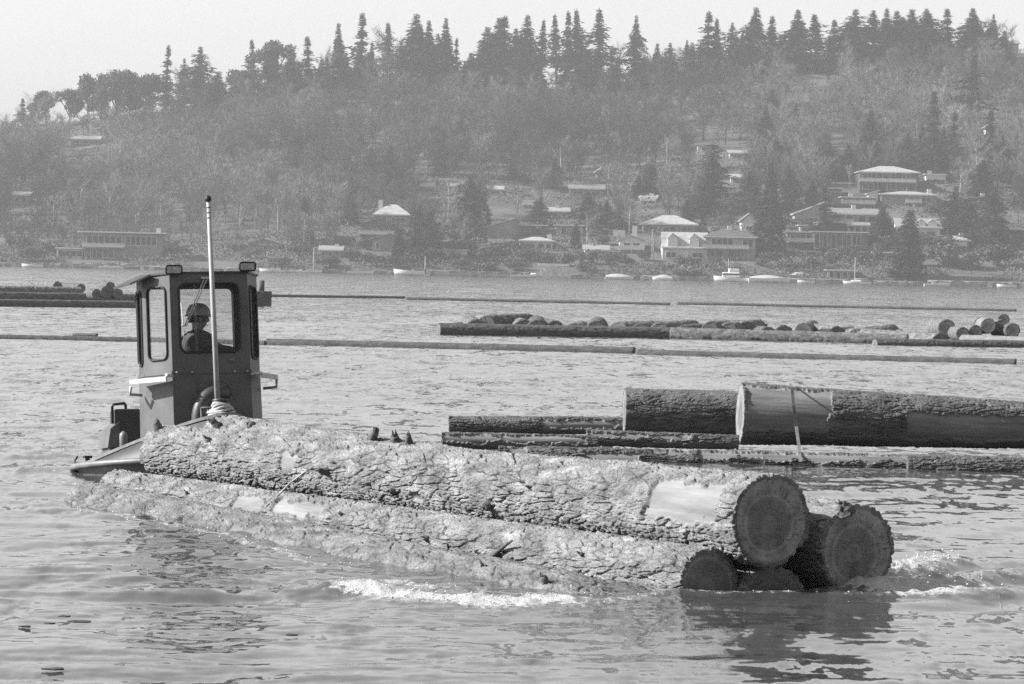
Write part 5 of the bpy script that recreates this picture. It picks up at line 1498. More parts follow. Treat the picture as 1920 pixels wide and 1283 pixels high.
    for u in dorm:
        xx = -hw + u * W_; dw = 1.15
        q = MB().box((xx, D * .22 / 2 + .3, z + rh * .34), (2 * dw, D * .30, rh * .55)).add([(xx - dw, .02, z + rh * .61), (xx + dw, .02, z + rh * .61), (xx, .02, z + rh * .95)], [(0, 1, 2)])
        dm = q.build("dormer", M_TRIM, root)
        MB().add([(xx - dw - .15, -.1, z + rh * .58), (xx, -.1, z + rh * 1.0), (xx + dw + .15, -.1, z + rh * .58), (xx - dw - .15, D * .4, z + rh * .6), (xx, D * .45, z + rh * 1.02), (xx + dw + .15, D * .4, z + rh * .6)], [(0, 3, 4, 1), (1, 4, 5, 2)]).build("dormer_roof", RM['G'], dm)
        MB().box((xx - .35, -.03, z + rh * .38), (.45, .1, rh * .3)).box((xx + .35, -.03, z + rh * .38), (.45, .1, rh * .3)).build("dormer_window", M_PANE, dm)
    return root
ROW3 = lambda v0, v1: [(.06, .3, v0, v1), (.38, .62, v0, v1), (.7, .94, v0, v1)]
house("modern_house", "wide flat roofed modern house near the shore with glazed upper floor and annex", 155, 300, 438, 488, 'flat', 5, 10, 'G', 'L', [(.05, .5, .55, .9), (.55, .95, .55, .9), (.1, .4, .08, .4)], deck=(.0, .55, .45, 2.0), over=1.3, chim=(.95, 6))
house("beach_house", "low pale ribbed annex beside the flat roofed modern house", 106, 157, 467, 486, 'flat', 3, 6, 'W', 'L', [(.05, .95, .25, .85)], over=.4)
house("house", "house with a pale roof high on the left slope under round topped trees", 132, 186, 262, 275, 'gable', 6, 8, 'G', 'L', ROW3(.3, .8))
house("house", "dim grey house with square windows at the photo's left border, halfway up", 22, 54, 366, 386, 'gable', 5, 8, 'G', 'G', [(.15, .45, .3, .75), (.55, .85, .3, .75)])
house("cottage", "low gabled cottage with a broad dull roof right of the tug's mast", 466, 524, 458, 474, 'front', 9, 9, 'G', 'G', [(.4, .65, .25, .8)])
house("house", "pale hip roofed house with a pointed roof above the dark gabled house", 702, 766, 404, 426, 'hip', 20, 11, 'G', 'L', [(.1, .35, .3, .8), (.5, .9, .3, .8)], chim=(.15, 8))
house("house", "dark gabled house with a low white deck below the pale hip roof", 676, 742, 424, 444, 'front', 14, 10, 'D', 'D', [(.35, .5, .2, .7)], deck=(-.05, .95, .15, 2.5))
house("house", "dull gabled house half hidden behind a columnar conifer", 698, 764, 450, 474, 'front', 10, 9, 'G', 'G', [(.1, .2, .2, .7), (.7, .9, .3, .8)])
house("house", "small white house with a bright gable beside two firs", 770, 804, 449, 472, 'gable', 7, 8, 'W', 'G', [(.1, .4, .2, .62), (.5, .9, .2, .62)], deck=(0, 1, .72, 1.6))
house("house", "steep pale roofed house with a chimney pot on its left", 898, 960, 432, 452, 'shed', 22, 12, 'G', 'L', [(.1, .3, .3, .8)], chim=(.02, 14), yaw=-8)
house("house", "grey house with a bright terrace between the steep pale roof and the long low one", 918, 962, 452, 464, 'flat', 3, 7, 'G', 'G', [(.1, .9, .2, .6)], deck=(-.05, 1, .6, 2.0))
house("house", "long low house with a white chimney and pale roof", 975, 1036, 453, 470, 'hip', 8, 10, 'W', 'L', [(.1, .45, .2, .7), (.55, .75, .2, .7), (.8, .95, .2, .7)], chim=(.9, 5))
house("house", "house with a bright eave and dark wall behind the long low house", 970, 1022, 424, 438, 'flat', 3, 8, 'D', 'L', [(.1, .5, .2, .7)], over=.8)
house("house", "low grey house with white corner posts behind a columnar shrub", 1042, 1092, 424, 442, 'flat', 5, 9, 'G', 'G', [(.2, .4, .1, .9)])
house("house", "small porch house with white railing below the white board", 1162, 1206, 452, 474, 'front', 8, 8, 'W', 'G', [(.15, .45, .35, .8), (.55, .85, .35, .8)], deck=(-.05, 1.05, .25, 1.8), chim=(.65, 20))
house("house", "wide hip roofed house with a dull broad roof behind the two dormers", 1206, 1306, 422, 438, 'hip', 18, 13, 'G', 'L', ROW3(.25, .75))
house("dormer_house", "white house with two dormers in its steep pale roof above a lawn", 1242, 1326, 466, 488, 'gable', 28, 11, 'W', 'L', [(.08, .3, .15, .62), (.66, .92, .15, .62), (.48, .58, .1, .62)], dorm=(.22, .70), over=.3, door=(.53, .6), deck=None)
house("balcony_house", "long house with a white balcony along its upper floor and a dark roof", 1322, 1416, 446, 488, 'hip', 16, 11, 'G', 'D', [(.1, .35, .1, .38), (.45, .7, .1, .38), (.12, .55, .55, .92), (.74, .95, .55, .92)], deck=(-.06, .86, .46, 2.2), chim=(.5, 5))
house("house", "narrow house showing a bright white gable among dark firs", 1390, 1420, 416, 436, 'front', 14, 8, 'W', 'G', [(.3, .7, .1, .55)])
house("glass_house", "glass walled modern house on posts with tall white mullions", 1524, 1626, 438, 472, 'flat', 3, 10, 'D', 'D', [(.02, .12, .1, .92), (.18, .27, .1, .92), (.33, .42, .1, .92), (.54, .7, .1, .92), (.72, .88, .3, .92)], over=.4)
house("house", "dark flat roofed house with a bright balcony left of the glass walled one", 1476, 1526, 438, 468, 'flat', 4, 10, 'D', 'G', [(.1, .9, .55, .9)], deck=(0, 1, .40, 2.2))
house("house", "house with a bright balcony band and a white chimney amid the cluster", 1552, 1646, 402, 434, 'gable', 10, 10, 'G', 'G', [(.08, .25, .55, .95), (.35, .5, .6, .9), (.6, .75, .55, .9), (.8, .95, .55, .9)], deck=(0, .5, .45, 2.0), chim=(.54, 8))
house("house", "house under a bright sloping roof left of the cluster", 1490, 1545, 404, 424, 'shed', 24, 12, 'G', 'L', [(.5, .8, .2, .7)])
house("house", "small house with a white skewed eave below the bright sloping roof", 1478, 1502, 412, 426, 'shed', -7, 8, 'G', 'L', [(.2, .7, .2, .6)])
house("big_house", "big two storey house with hip roofs crowning the cluster", 1612, 1722, 324, 362, 'hip', 13, 14, 'D', 'L', [(.04, .28, .62, .94), (.38, .50, .62, .94), (.53, .6, .62, .94), (.72, .86, .62, .94), (.05, .24, .14, .42), (.46, .6, .14, .42), (.68, .82, .14, .42)], deck=(-.03, .95, .50, 1.5))
house("house", "low ranch house with a long pale eave below the big two storey house", 1652, 1756, 366, 386, 'hip', 7, 10, 'G', 'L', [(.5, .7, .35, .8), (.72, .9, .35, .8)], deck=(.42, .72, .2, 2.0), chim=(.9, 5))
house("garage", "small white gabled garage next to the low ranch house", 1628, 1646, 366, 384, 'shed', 7, 7, 'W', 'L', [(.25, .75, .1, .5)])
house("carport", "white roofed carport with thin posts above the cluster", 1554, 1578, 356, 374, 'flat', 4, 6, 'D', 'L', [(.1, .9, .1, .7)])
house("house", "house with white arched dormers half hidden by a tall columnar conifer", 1682, 1762, 428, 450, 'gable', 16, 10, 'W', 'G', [(.1, .25, .2, .7), (.7, .9, .2, .7)], dorm=(.55, .82), chim=(.38, 6))
house("house", "house under a slim pale roof among firs near the right border", 1806, 1850, 374, 390, 'shed', 6, 8, 'D', 'L', [(.2, .8, .2, .7)], chim=(.9, 6))
house("house", "house with a flat pale roof cut by the photo's right border", 1866, 1925, 432, 460, 'flat', 6, 10, 'D', 'L', [(.1, .5, .3, .8)], over=.8)
house("house", "house with a lone bright roof on the wooded slope", 1308, 1346, 272, 286, 'shed', -9, 8, 'W', 'L', [(.2, .8, .2, .7)])
house("house", "half hidden house right of the lone bright roof on the slope", 1368, 1398, 288, 298, 'gable', 5, 7, 'W', 'L', [(.2, .8, .2, .7)])
house("house", "broad dull roofed house halfway up the slope", 1068, 1132, 356, 370, 'gable', 8, 9, 'G', 'G', [(.1, .4, .2, .7), (.6, .9, .2, .7)])
house("house", "little white house beside a garage halfway up the slope", 1182, 1208, 350, 362, 'gable', 4, 7, 'W', 'L', [(.2, .45, .1, .7), (.6, .85, .1, .7)])
house("house", "left house of the twin bright roofs halfway up", 916, 942, 356, 366, 'gable', 6, 7, 'W', 'L', [(.2, .8, .2, .7)])
house("house", "right house of the twin bright roofs halfway up", 948, 980, 358, 368, 'shed', -5, 7, 'W', 'L', [(.2, .8, .2, .7)])
house("shed", "tiny pale shed below the lone bright roof", 1254, 1272, 296, 304, 'flat', 3, 5, 'W', 'L', [(.2, .8, .2, .7)])
house("shed", "tiny white shed among trees above the house with a bright balcony band", 1370, 1388, 334, 344, 'gable', 5, 5, 'W', 'L', [(.2, .8, .2, .7)])
house("house", "bright white house glimpsed high up at the photo's right border", 1848, 1872, 240, 256, 'front', 8, 7, 'W', 'L', [(.3, .7, .2, .7)])
house("house", "pale house on the ridge's right end behind bare trees", 1876, 1910, 66, 84, 'gable', 6, 7, 'W', 'L', [(.2, .8, .2, .7)])
house("house", "dark low house under the skyline firs", 1496, 1566, 124, 132, 'gable', 7, 8, 'D', 'G', ROW3(.2, .8))
house("bath_house", "low garden pavilion with white posts above the moored sailboat", 1552, 1604, 509, 524, 'flat', 3, 6, 'G', 'G', [(.05, .22, .1, .9), (.3, .46, .1, .9), (.54, .7, .1, .9), (.78, .95, .1, .9)], cat="pavilion")
for (x0, x1, yt, yb, rf, rp, w_, r_, lab, dk) in (
    (1096, 1140, 470, 486, 'gable', 8, 'W', 'G', "white cottage half hidden among shrubs left of the white board", None),
    (838, 876, 470, 484, 'hip', 7, 'G', 'L', "low pale roofed cottage left of the steep roofed house's garden", (0, 1, .3, 1.6)),
    (600, 640, 470, 484, 'gable', 7, 'G', 'G', "dim cottage right of the low gabled cottage", None),
    (1440, 1474, 446, 464, 'flat', 4, 'W', 'L', "white flat roofed house squeezed beside the tall dense fir", (0, 1, .45, 1.5)),
    (1580, 1640, 372, 392, 'flat', 4, 'G', 'L', "grey house under a thin pale slab roof below the big two storey house", (0, 1, .4, 1.8)),
    (1500, 1546, 426, 440, 'flat', 4, 'W', 'L', "white upper storey peeping over the glass walled house", None),
    (1768, 1816, 452, 470, 'hip', 9, 'G', 'L', "broad hip roofed house among shrubs left of the flat pale roof", ( .1, .9, .4, 1.5)),
    (1590, 1628, 424, 440, 'gable', 8, 'W', 'G', "white gabled house wedged behind the glass walled house", None),
    (1430, 1462, 380, 396, 'gable', 8, 'W', 'L', "pale house between two big firs above the narrow white gable", None),
    (1020, 1066, 398, 410, 'gable', 7, 'G', 'L', "pale roofed house above the low grey house with corner posts", None),
    (1736, 1772, 330, 344, 'flat', 4, 'W', 'L', "white walled house right of the big two storey house", (0, 1, .4, 1.5)),
    (1640, 1676, 476, 490, 'flat', 4, 'G', 'L', "low house with a pale slab roof near the columnar fir", None),
    (1866, 1896, 372, 386, 'hip', 7, 'W', 'L', "small white house high by the right border among firs", None),
    (846, 880, 350, 360, 'gable', 5, 'W', 'L', "small pale house left of the twin bright roofs", None)):
    house("house", lab, x0, x1, yt, yb, rf, rp, 9, w_, r_, [(.08, .26, .25, .78), (.38, .58, .25, .78), (.7, .92, .25, .78)], deck=dk, chim=(random.uniform(.2, .8), 5))
rq = random.Random(33)
for (px, py, w_, h_, k) in [(rq.uniform(560, 1890), rq.uniform(280, 470), rq.uniform(34, 66), rq.uniform(50, 92), rq.choice((0, 3, 8, 8, 7))) for _ in range(34)]:
    if any(a - w_ * .5 < px < b_ + w_ * .5 and py > d_ - 4 and py - h_ < d_ for a, b_, c_, d_, _ in RECTS): continue
    p = hill_at(px, py); h = h_ * p.y / F
    o = put(CON[k][1], p, h, min(2.0, w_ * p.y / F / (specs[k]["wr"] * 2 * h)))
    o['group'] = "firs down on the hillside"
    queue(o, f"{KINDN[k]} dark fir", px, py - 20)
for i in range(26):
    px, py, w_ = rq.uniform(640, 1880), rq.uniform(330, 486), rq.uniform(18, 34)
    if any(a - w_ < px < b_ + w_ and c_ - 6 < py < d_ + 14 for a, b_, c_, d_, _ in RECTS): continue
    rf = rq.choice(('gable', 'front', 'hip', 'flat', 'shed')); wt = rq.choice('WWG'); rt = rq.choice('LLG')
    o = house("house", "x", px - w_ / 2, px + w_ / 2, py - rq.uniform(8, 12), py, rf, rq.uniform(4, 9), 8, wt, rt, [(.1, .32, .25, .75), (.6, .88, .25, .75)], deck=rq.choice((None, (0, 1, .4, 1.5))), chim=(rq.uniform(.2, .8), 4) if rf != 'flat' else None, yaw=rq.uniform(-12, 12))
    queue(o, f"small {'pale' if wt == 'W' else 'grey'} {dict(gable='gabled', front='gable fronted', hip='hip roofed', flat='flat roofed', shed='slant roofed')[rf]} house among trees", px, py)
# a white board standing on the slope
p = hill_at(1160, 452)
bd = thing("board", "white board on legs standing on the slope above the small porch house", "board", p)
MB().box((0, 0, 1.7), (3.0, 0.12, 1.7)).build("panel", M_TRIM, bd)
for sx in (-1, 1): MB().box((sx * 1.2, 0.09, 0.3), (0.12, 0.06, 2.2)).build("leg", M_WALLG, bd)
# ------------------------------------------------------------------ the shore: docks, walls, boats
M_DOCK = noise_mat("dock_boards", 0.18, 0.30, 1.5, 0.9, rnd=0.2)
M_PILE = noise_mat("dock_pile", 0.04, 0.09, 2, 0.9)
M_STONE = noise_mat("seawall_stone", 0.08, 0.2, 1.2, 0.95, bump=0.6, rnd=0.3)
M_BOATW = noise_mat("white_boat_hull", 0.6, 0.72, 0.5, 0.4)
M_TARP = noise_mat("pale_boat_cover", 0.28, 0.4, 1.0, 0.8)
def sh(px, dy=0.0):
    q = ray(px, horizon(px)); d = D0 + dy
    return Vector((q.x * d, d, 0))
for i, (x0, x1, h, lab) in enumerate(((-40, 150, .9, "stone seawall at the shore's left end"), (154, 262, 1.2, "stone seawall below the flat roofed modern house"), (270, 420, .7, "low stone seawall behind the tug's mast"), (425, 560, .8, "stone seawall below the low gabled cottage"),
                                (565, 690, .9, "stone seawall left of the long pale dock"), (694, 800, .8, "stone seawall below the small white house"), (806, 1000, 1.1, "dark stone seawall left of the white boathouse"), (1070, 1200, 1.0, "stone seawall right of the white boathouse"), (1205, 1330, 1.0, "stone seawall below the house with two dormers"),
                                (1335, 1475, 1.2, "stone seawall behind the white cabin cruiser"), (1480, 1590, 1.0, "stone seawall below the garden pavilion"), (1595, 1735, .9, "stone seawall behind the moored sailboat"), (1740, 1960, 1.2, "long dark stone seawall at the shore's right end"))):
    a, b_ = sh(x0, -1.2), sh(x1, -1.2)
    n_ = max(3, int((b_ - a).length / 1.2)); rr = random.Random(i)
    mb = MB()
    o = (a + b_) / 2; L = (b_ - a).length
    pl = [(-L / 2 + L * k / n_, -0.25 + rr.uniform(-.18, .12)) for k in range(n_ + 1)] + [(L / 2, 0.6), (-L / 2, 0.6)]
    mb.prism(pl, -0.6, [h + rr.uniform(-.2, .2) for _ in pl])
    ob = mb.build("seawall", M_STONE); ob.location = o
    tag(ob, lab, "seawall", "stone seawalls along the far shore")
def dock(px0, px1, dy, z, lab, wid=2.0, ramp_=0.0):
    a, b_ = sh(px0, dy), sh(px1, dy); o = (a + b_) / 2; L = (b_ - a).length
    t = thing("dock", lab, "dock", o, 0, "docks along the far shore")
    mb = MB(); n_ = max(4, int(L / 0.5))
    for k in range(n_): mb.box((-L / 2 + L * (k + .5) / n_, 0, z + ramp_ * (k / n_ - .5)), (L / n_ * .94, wid, 0.16))
    mb.box((0, -wid / 2 + .05, z - .15), (L, 0.12, 0.22))
    mb.build("deck", M_DOCK, t)
    m2 = max(2, int(L / 4))
    for k in range(m2 + 1):
        for sy in (-1, 1): MB().tube([(-L / 2 + .2 + (L - .4) * k / m2, sy * (wid / 2 - .15), -1.0), (-L / 2 + .2 + (L - .4) * k / m2, sy * (wid / 2 - .15), z + .25 + .35 * ((k * 7) % 3))], 0.13, 7).build("pile", M_PILE, t)
for q in ((30, 100, -6, .45, "white edged dock at the shore's left end"), (150, 262, -5, .8, "dock below the flat roofed modern house"), (470, 540, -7, .5, "short dock below the low gabled cottage"), (645, 740, -6, 1.0, "sloping pale dock below the dull gabled house", 1.6, 1.2),
          (760, 812, -8, .6, "narrow pale dock below the small white house", 1.6, .8), (806, 880, -6, .5, "dark low dock right of the mast pole"), (905, 960, -6, .5, "short dock left of the white boathouse"), (1072, 1140, -6, .4, "dock right of the white boathouse"), (1205, 1270, -7, .5, "pale dock below the porch house"), (1470, 1560, -5, .6, "sloping dock behind the covered motorboat", 1.8, .9), (1640, 1700, -4, .4, "low dock right of the moored sailboat")):
    dock(*q)
def boat_hull(L, B, Hh, m, parent, name="hull", z0=-0.15):
    mb = MB(); ns = 14; vs = []
    for i in range(ns):
        t = i / (ns - 1); x = -L / 2 + L * t
        bw_ = B / 2 * (1 - max(0, (t - .45) / .55) ** 2.2) * (0.9 + .1 * min(1, t * 4)) + 0.01
        sh_ = Hh * (1 + .35 * t * t)
        for (yy, zz) in ((-1, 1), (-.92, .45), (-.6, .05), (0, 0), (.6, .05), (.92, .45), (1, 1)):
            vs.append((x + (.25 * L * .12 * zz if t > .9 else 0), yy * bw_, z0 + zz * sh_ + (1 - zz) * .12 * t))
    fs = [(i * 7 + k, (i + 1) * 7 + k, (i + 1) * 7 + k + 1, i * 7 + k + 1) for i in range(ns - 1) for k in range(6)]
    mb.add(vs, fs, True); mb.add(vs[:7], [tuple(range(7))])
    deckv = [(vs[i * 7][0], vs[i * 7][1], vs[i * 7][2] - .06) for i in range(ns)] + [(vs[i * 7 + 6][0], vs[i * 7 + 6][1], vs[i * 7 + 6][2] - .06) for i in range(ns)]
    mb.add(deckv, [(i, i + 1, ns + i + 1, ns + i) for i in range(ns - 1)])
    return mb.build(name, m, parent)
def boat(kind, px, dy, L, lab, rot=0.0, name="motorboat", group="boats lying along the far shore", z=0.0):
    p = sh(px, dy); p.z = z
    t = thing(name, lab, "boat", p, R(rot), group)
    B = L * .34; H = .75 if L < 7 else 1.15
    boat_hull(L, B, H, M_BOATW, t)
    if kind == 'open':
        MB().add([(L * .1, -B * .38, H), (L * .1, B * .38, H), (L * .04, -B * .36, H + .5), (L * .04, B * .36, H + .5)], [(0, 1, 3, 2)]).build("windscreen", M_PANE, t)
        MB().box((-L * .12, 0, H - .05), (.9, B * .7, .45), bev=.08).build("seat", M_WALLG, t)
        MB().box((-L / 2 - .15, 0, H - .1), (.4, .45, .9), bev=.1).build("outboard_motor", M_BLK, t)
    elif kind == 'tarp':
        q = MB(); nx, ny = 9, 7
        vs = [(-L * .48 + L * .9 * i / (nx - 1), (-1 + 2 * j / (ny - 1)) * B * .52 * (1 - max(0, i / (nx - 1) - .5) ** 2 * 2.2), H - .15 + .75 * math.sin(math.pi * j / (ny - 1)) ** .8 * math.sin(math.pi * (.12 + .8 * i / (nx - 1)))) for i in range(nx) for j in range(ny)]
        q.add(vs, [(i * ny + j, (i + 1) * ny + j, (i + 1) * ny + j + 1, i * ny + j + 1) for i in range(nx - 1) for j in range(ny - 1)], True)
        q.build("cover", M_TARP, t)
    elif kind == 'cabin':
        MB().box((L * .02, 0, H + .5), (L * .5, B * .78, 1.1), bev=.15).build("cabin", M_BOATW, t)
        MB().box((L * .02, 0, H + .62), (L * .505, B * .79, .38), bev=.02).build("cabin_window", M_PANE, t)
        MB().box((-L * .06, 0, H + 1.5), (L * .3, B * .66, .9), bev=.12).build("flybridge", M_BOATW, t)
        MB().box((-L * .08, 0, H + 2.9), (L * .26, B * .66, .1)).box((-L * .18, B * .3, H + 2.3), (.07, .07, 1.2)).box((L * .03, -B * .3, H + 2.3), (.07, .07, 1.2)).box((-L * .18, -B * .3, H + 2.3), (.07, .07, 1.2)).box((L * .03, B * .3, H + 2.3), (.07, .07, 1.2)).build("sunshade", M_TARP, t)
        MB().tube([(L * .1, 0, H + 1), (L * .1, 0, H + 4.2)], .05, 6).build("mast", M_TRIM, t)
    elif kind == 'sail':
        MB().box((L * .04, 0, H + .1), (L * .35, B * .6, .4), bev=.12).build("cabin", M_BOATW, t)
        MB().tube([(L * .1, 0, H - .2), (L * .1, 0, 6.3)], [.075, .055], 7).build("mast", M_TRIM, t)
        MB().tube([(L * .1, 0, H + .55), (-L * .38, 0, H + .6)], .11, 7).build("boom", M_TARP, t)
        MB().tube([(L * .48, 0, H + .1), (L * .1, 0, 6.2)], .012, 4).tube([(-L * .48, 0, H), (L * .1, 0, 6.2)], .012, 4).build("stay", M_WALLG, t)
    elif kind == 'canopy':
        MB().box((0, 0, H + 1.5), (L * .5, B * .9, .12)).box((L * .2, B * .4, H + .7), (.06, .06, 1.6)).box((L * .2, -B * .4, H + .7), (.06, .06, 1.6)).box((-L * .2, B * .4, H + .7), (.06, .06, 1.6)).box((-L * .2, -B * .4, H + .7), (.06, .06, 1.6)).build("canopy", M_TARP, t)
        MB().box((-.1, 0, H), (1.2, B * .5, .5), bev=.1).build("console", M_WALLG, t)
    return t
boat('open', 62, -9, 5, "open white boat at the shore's left end", 180)
boat('open', 205, -9, 5, "open white boat below the flat roofed modern house", 0)
boat('canopy', 512, -10, 6, "white boat with a canopy on posts right of the wheelhouse", 180)
boat('canopy', 583, -9, 5, "small boat under an awning right of the canopied one", 0)
boat('open', 548, -9, 4.5, "low white dinghy between the two canopied boats", 0)
boat('open', 676, -9, 6, "long white boat beside the sloping pale dock", 0)
boat('open', 768, -10, 7, "white boat lying under the thin flagpole", 180)
boat('open', 980, -10, 6, "white open boat just left of the white boathouse", 0)
boat('tarp', 1161, -9, 6.5, "boat under a bulging pale cover right of the white boathouse", 0)
boat('tarp', 1243, -9, 4.6, "small white covered boat below the porch house", 180)
boat('cabin', 1372, -10, 8, "white cabin cruiser with a flybridge at the seawall", 180, "cabin_cruiser")
boat('tarp', 1442, -11, 9.5, "covered motorboat with a long white hull right of the cabin cruiser", 0)
boat('open', 1512, -9, 4, "small white boat right of the covered motorboat", 180)
boat('sail', 1608, -12, 6.4, "moored sailboat with a bare white mast", 180, "sailboat")
boat('open', 1757, -12, 6, "ski boat with a raised white windscreen nearing the right shore", 0, "ski_boat")
boat('open', 1888, -9, 4.5, "low white boat at the shore's right border", 180)
boat('tarp', 1502, 5, 5.5, "covered boat drawn up on the bank above the small white boat", 0, z=1.3)
# the white boathouse frame over the water
p = sh(1038, -9)
bh = thing("boathouse", "white open boathouse with braced posts and a pale flat roof", "boathouse", p)
MB().box((0, 0, 3.1), (7.0, 5.0, 0.55)).build("roof", M_TRIM, bh)
for x in (-2.9, -.6, 1.2, 2.9):
    for y in (-2.2, 2.2): MB().box((x, y, 1.2), (.24, .24, 3.3)).build("post", M_TRIM, bh)
for x0, x1 in ((-2.9, -.6), (2.9, 1.2)): MB().tube([(x0, -2.25, 2.7), (x1, -2.25, .6)], .10, 6).build("brace", M_TRIM, bh)
MB().box((-.4, 0, .35), (8.2, 5.6, .3)).build("float", M_DOCK, bh)
MB().box((-4.6, 0, .7), (1.4, 2, .8), bev=.2).build("locker", M_TRIM, bh)
# poles along the shore
for px, top, lab in ((797, 482, "thin flagpole standing at the narrow pale dock"), (588, 466, "thin white pole behind the boat under an awning"), (1222, 432, "slim white pole left of the house with two dormers"), (1505, 300, None)):
    if lab is None: continue
    p = sh(px, -3) if top > 460 else hill_at(px, 484)
    ph = (horizon(px) - top) * p.y / F + CAMH - p.z
    t = thing("flagpole", lab, "pole", p, 0, "slim poles along the far shore")
    MB().tube([(0, 0, -1), (0, 0, ph)], [.09, .05], 7).build("pole", M_TRIM, t)
    MB().lathe([(.02, ph), (.1, ph + .06), (.02, ph + .16)], 8).build("finial", M_TRIM, t)

# ------------------------------------------------------------------ shrubs of the gardens
rs = random.Random(12)
SH = [(1290, 500, 90, 22, 1), (1240, 506, 60, 16, 1), (1210, 490, 36, 26, 0), (1360, 512, 50, 16, 1), (1330, 505, 44, 16, 1), (1300, 520, 60, 16, 0), (1590, 490, 44, 34, 0), (1620, 500, 56, 40, 0), (1560, 500, 44, 34, 1), (1520, 506, 56, 30, 0), (1480, 510, 60, 26, 0), (1640, 480, 40, 30, 0),
      (1770, 500, 110, 50, 0), (1820, 505, 90, 40, 0), (1870, 500, 80, 46, 0), (1750, 470, 70, 40, 0), (1720, 500, 50, 40, 1), (1880, 480, 60, 30, 1), (1450, 490, 50, 20, 0), (1425, 500, 40, 20, 0), (930, 490, 90, 36, 0), (880, 480, 70, 40, 0), (990, 490, 60, 26, 0), (1030, 495, 60, 26, 0), (1060, 500, 60, 30, 0),
      (1110, 495, 60, 34, 0), (1150, 500, 50, 34, 1), (1090, 510, 50, 20, 1), (860, 505, 60, 24, 1), (920, 508, 56, 16, 1), (970, 506, 46, 18, 1), (720, 500, 70, 30, 0), (660, 490, 60, 26, 0), (620, 500, 56, 22, 1), (780, 500, 50, 28, 0), (830, 495, 50, 36, 0), (690, 470, 50, 26, 0), (640, 460, 50, 22, 0), (560, 480, 56, 26, 0), (520, 500, 50, 20, 1),
      (470, 485, 50, 22, 0), (440, 470, 50, 20, 0), (330, 480, 46, 20, 0), (310, 470, 40, 24, 0), (280, 486, 40, 20, 1), (90, 480, 50, 30, 0), (60, 490, 50, 30, 0), (40, 470, 50, 36, 0), (1130, 460, 44, 22, 0), (1010, 440, 40, 18, 0), (960, 470, 50, 20, 0), (855, 455, 44, 26, 0), (1345, 496, 26, 14, 1), (1332, 497, 20, 12, 0),
      (1575, 400, 44, 22, 1), (1510, 430, 36, 22, 0), (1468, 430, 44, 30, 0), (1745, 405, 46, 26, 0), (1640, 410, 36, 20, 1), (1600, 385, 40, 18, 0), (1540, 430, 36, 14, 1), (1780, 440, 60, 30, 0), (1840, 460, 60, 34, 0), (1430, 400, 46, 30, 1), (1360, 420, 44, 24, 0), (1340, 440, 30, 18, 1), (1160, 430, 40, 20, 0), (1230, 440, 36, 20, 0),
      (1180, 500, 36, 20, 1), (1660, 470, 50, 34, 1), (1680, 450, 40, 26, 0), (1555, 480, 34, 18, 1), (1408, 480, 30, 26, 1), (1436, 476, 30, 22, 0)]
for i, (px, py, w, h, k) in enumerate(SH):
    p = hill_at(px, py); s = p.y / F
    o = put(SHR[i % 4][1], p, h * s * 1.05, min(3.2, w / h / 1.5))
    o['group'] = "garden shrubs above the far shore"
    asp = "low spreading" if w / h > 2.4 else ("rounded" if w / h > 1.5 else "upright")
    queue(o, f"{asp} garden shrub", px, py - h / 2)
flush_labels()
# ------------------------------------------------------------------ the leafless wood that clothes the hill: reads as one mass
rng = np.random.default_rng(31)
pts = []; chunks = []
def blocked(px, py, top, d):
    for (x0, x1, y0, y1, dd) in RECTS:
        if d < dd + 12 and x0 - 8 < px < x1 + 8 and py > y0 and top < y1 - 2: return True
    return False
tries = 0
count = 0
while count < 2300 and tries < 16000:
    tries += 1
    d = D0 + 8 + (D1 - D0 - 14) * rng.random() ** 0.8
    px = rng.uniform(-140, 2060)
    X = (px - 960) / F * d
    z = float(hill_z(X, d)); sx, sy = project((X, d, z))
    t = (d - D0) / (D1 - D0)
    right = smooth(500, 1300, np.array(px))
    if t < 0.10 + 0.22 * right * rng.random() and rng.random() < 0.72: continue
    h = rng.uniform(7, 13.5) if t > .2 else rng.uniform(4.5, 9)
    top = sy - h * F / d
    rline = float(np.interp(px, rx, ry))
    if top < rline - rng.exponential(10 if px < 330 else 20): 
        h = (sy - rline + rng.exponential(16)) * d / F
        if h < 3.0: continue
        top = sy - h * F / d
    if blocked(sx, sy, top, d): continue
    A = BT[int(rng.integers(5))]
    a = rng.random() * 6.28; c_, s_ = math.cos(a), math.sin(a)
    w = h * rng.uniform(0.85, 1.35)
    Q = np.empty_like(A)
    Q[:, :, 0] = (A[:, :, 0] * c_ - A[:, :, 1] * s_) * w + X
    Q[:, :, 1] = (A[:, :, 0] * s_ + A[:, :, 1] * c_) * w + d
    Q[:, :, 2] = A[:, :, 2] * h + z
    chunks.append(Q); pts.append(np.full(len(A) * 3, 0.65 + 0.5 * rng.random() ** 1.3))
    count += 1
A = np.concatenate(chunks)
mwd, nt, b = base_mat("leafless_wood", 0.95)
b.inputs["Specular IOR Level"].default_value = 0.05
at_ = nt.nodes.new("ShaderNodeAttribute"); at_.attribute_name = "tint"
nz = N(nt, "ShaderNodeTexNoise", Scale=0.03, Detail=4.0); nt.links.new(coords(nt, "Object", (1, .6, 1)), nz.inputs["Vector"])
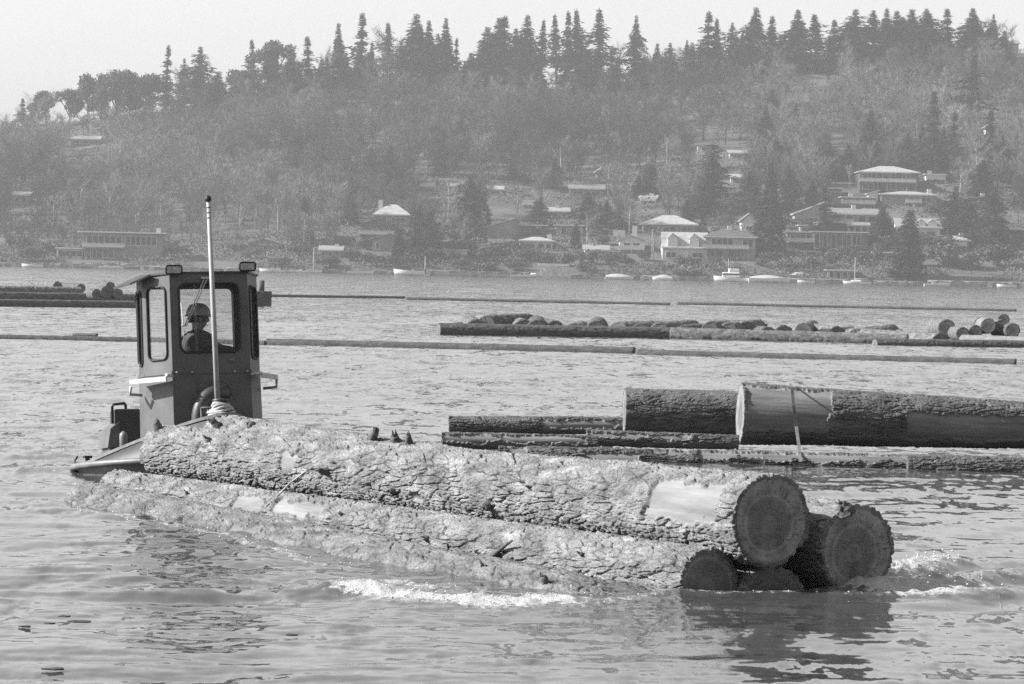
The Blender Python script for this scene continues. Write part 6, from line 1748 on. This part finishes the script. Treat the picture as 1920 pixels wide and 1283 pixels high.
c = ramp(nt, nz.outputs[0], [(0.36, 0.05), (0.64, 0.16)])
nb = N(nt, "ShaderNodeTexNoise", Scale=0.013, Detail=3.0); nt.links.new(coords(nt, "Object", (1, .6, 1.6)), nb.inputs["Vector"])
cb_ = ramp(nt, nb.outputs[0], [(0.38, 0.55), (0.62, 1.35)])
vb = nt.nodes.new("ShaderNodeVectorMath"); vb.operation = 'MULTIPLY'; nt.links.new(c, vb.inputs[0]); nt.links.new(cb_, vb.inputs[1]); c = vb.outputs[0]
vm = nt.nodes.new("ShaderNodeVectorMath"); vm.operation = 'SCALE'; nt.links.new(c, vm.inputs[0]); nt.links.new(at_.outputs["Fac"], vm.inputs["Scale"])
nt.links.new(vm.outputs[0], b.inputs["Base Color"])
wood = link("woodland", np_mesh("woodland", A.reshape(-1, 3), np.arange(len(A) * 3).reshape(-1, 3), False, {"tint": np.concatenate(pts)}), mwd)
tag(wood, "grey leafless wood covering the whole hillside between the firs", "woodland", kind="stuff")
# undergrowth hugging the ground between the gardens
n = 110000
d = D0 + 3 + (D1 - D0) * rng.random(n) ** 1.5
px = rng.uniform(-140, 2060, n); X = (px - 960) / F * d
dens = fbm(X * .05, d * .03, X * 0 + 7, 3)
keep = (dens > -0.12)
Zr = hill_z(X, d)
X, d, Zr, dens = X[keep], d[keep], Zr[keep], dens[keep]
m_ = len(X)
hh = rng.uniform(0.2, 1.9, m_) * (0.5 + np.clip(dens + .12, 0, .6) * 2)
cen = np.stack([X, d, Zr + hh], -1)
a = rng.normal(size=(m_, 3)); a /= np.linalg.norm(a, axis=1)[:, None]
b_ = np.cross(a, rng.normal(size=(m_, 3))); b_ /= np.linalg.norm(b_, axis=1)[:, None]
s = rng.uniform(.10, .28, m_)[:, None]
V, Fq = quads_from(cen, a * s, b_ * s * .6)
M_UND = foliage_mat("undergrowth", 0.05, 0.14, 0.0, 0.06)
tag(link("undergrowth", np_mesh("undergrowth", V, Fq, False), M_UND), "low tangled undergrowth on the hillside between gardens", "undergrowth", kind="stuff")
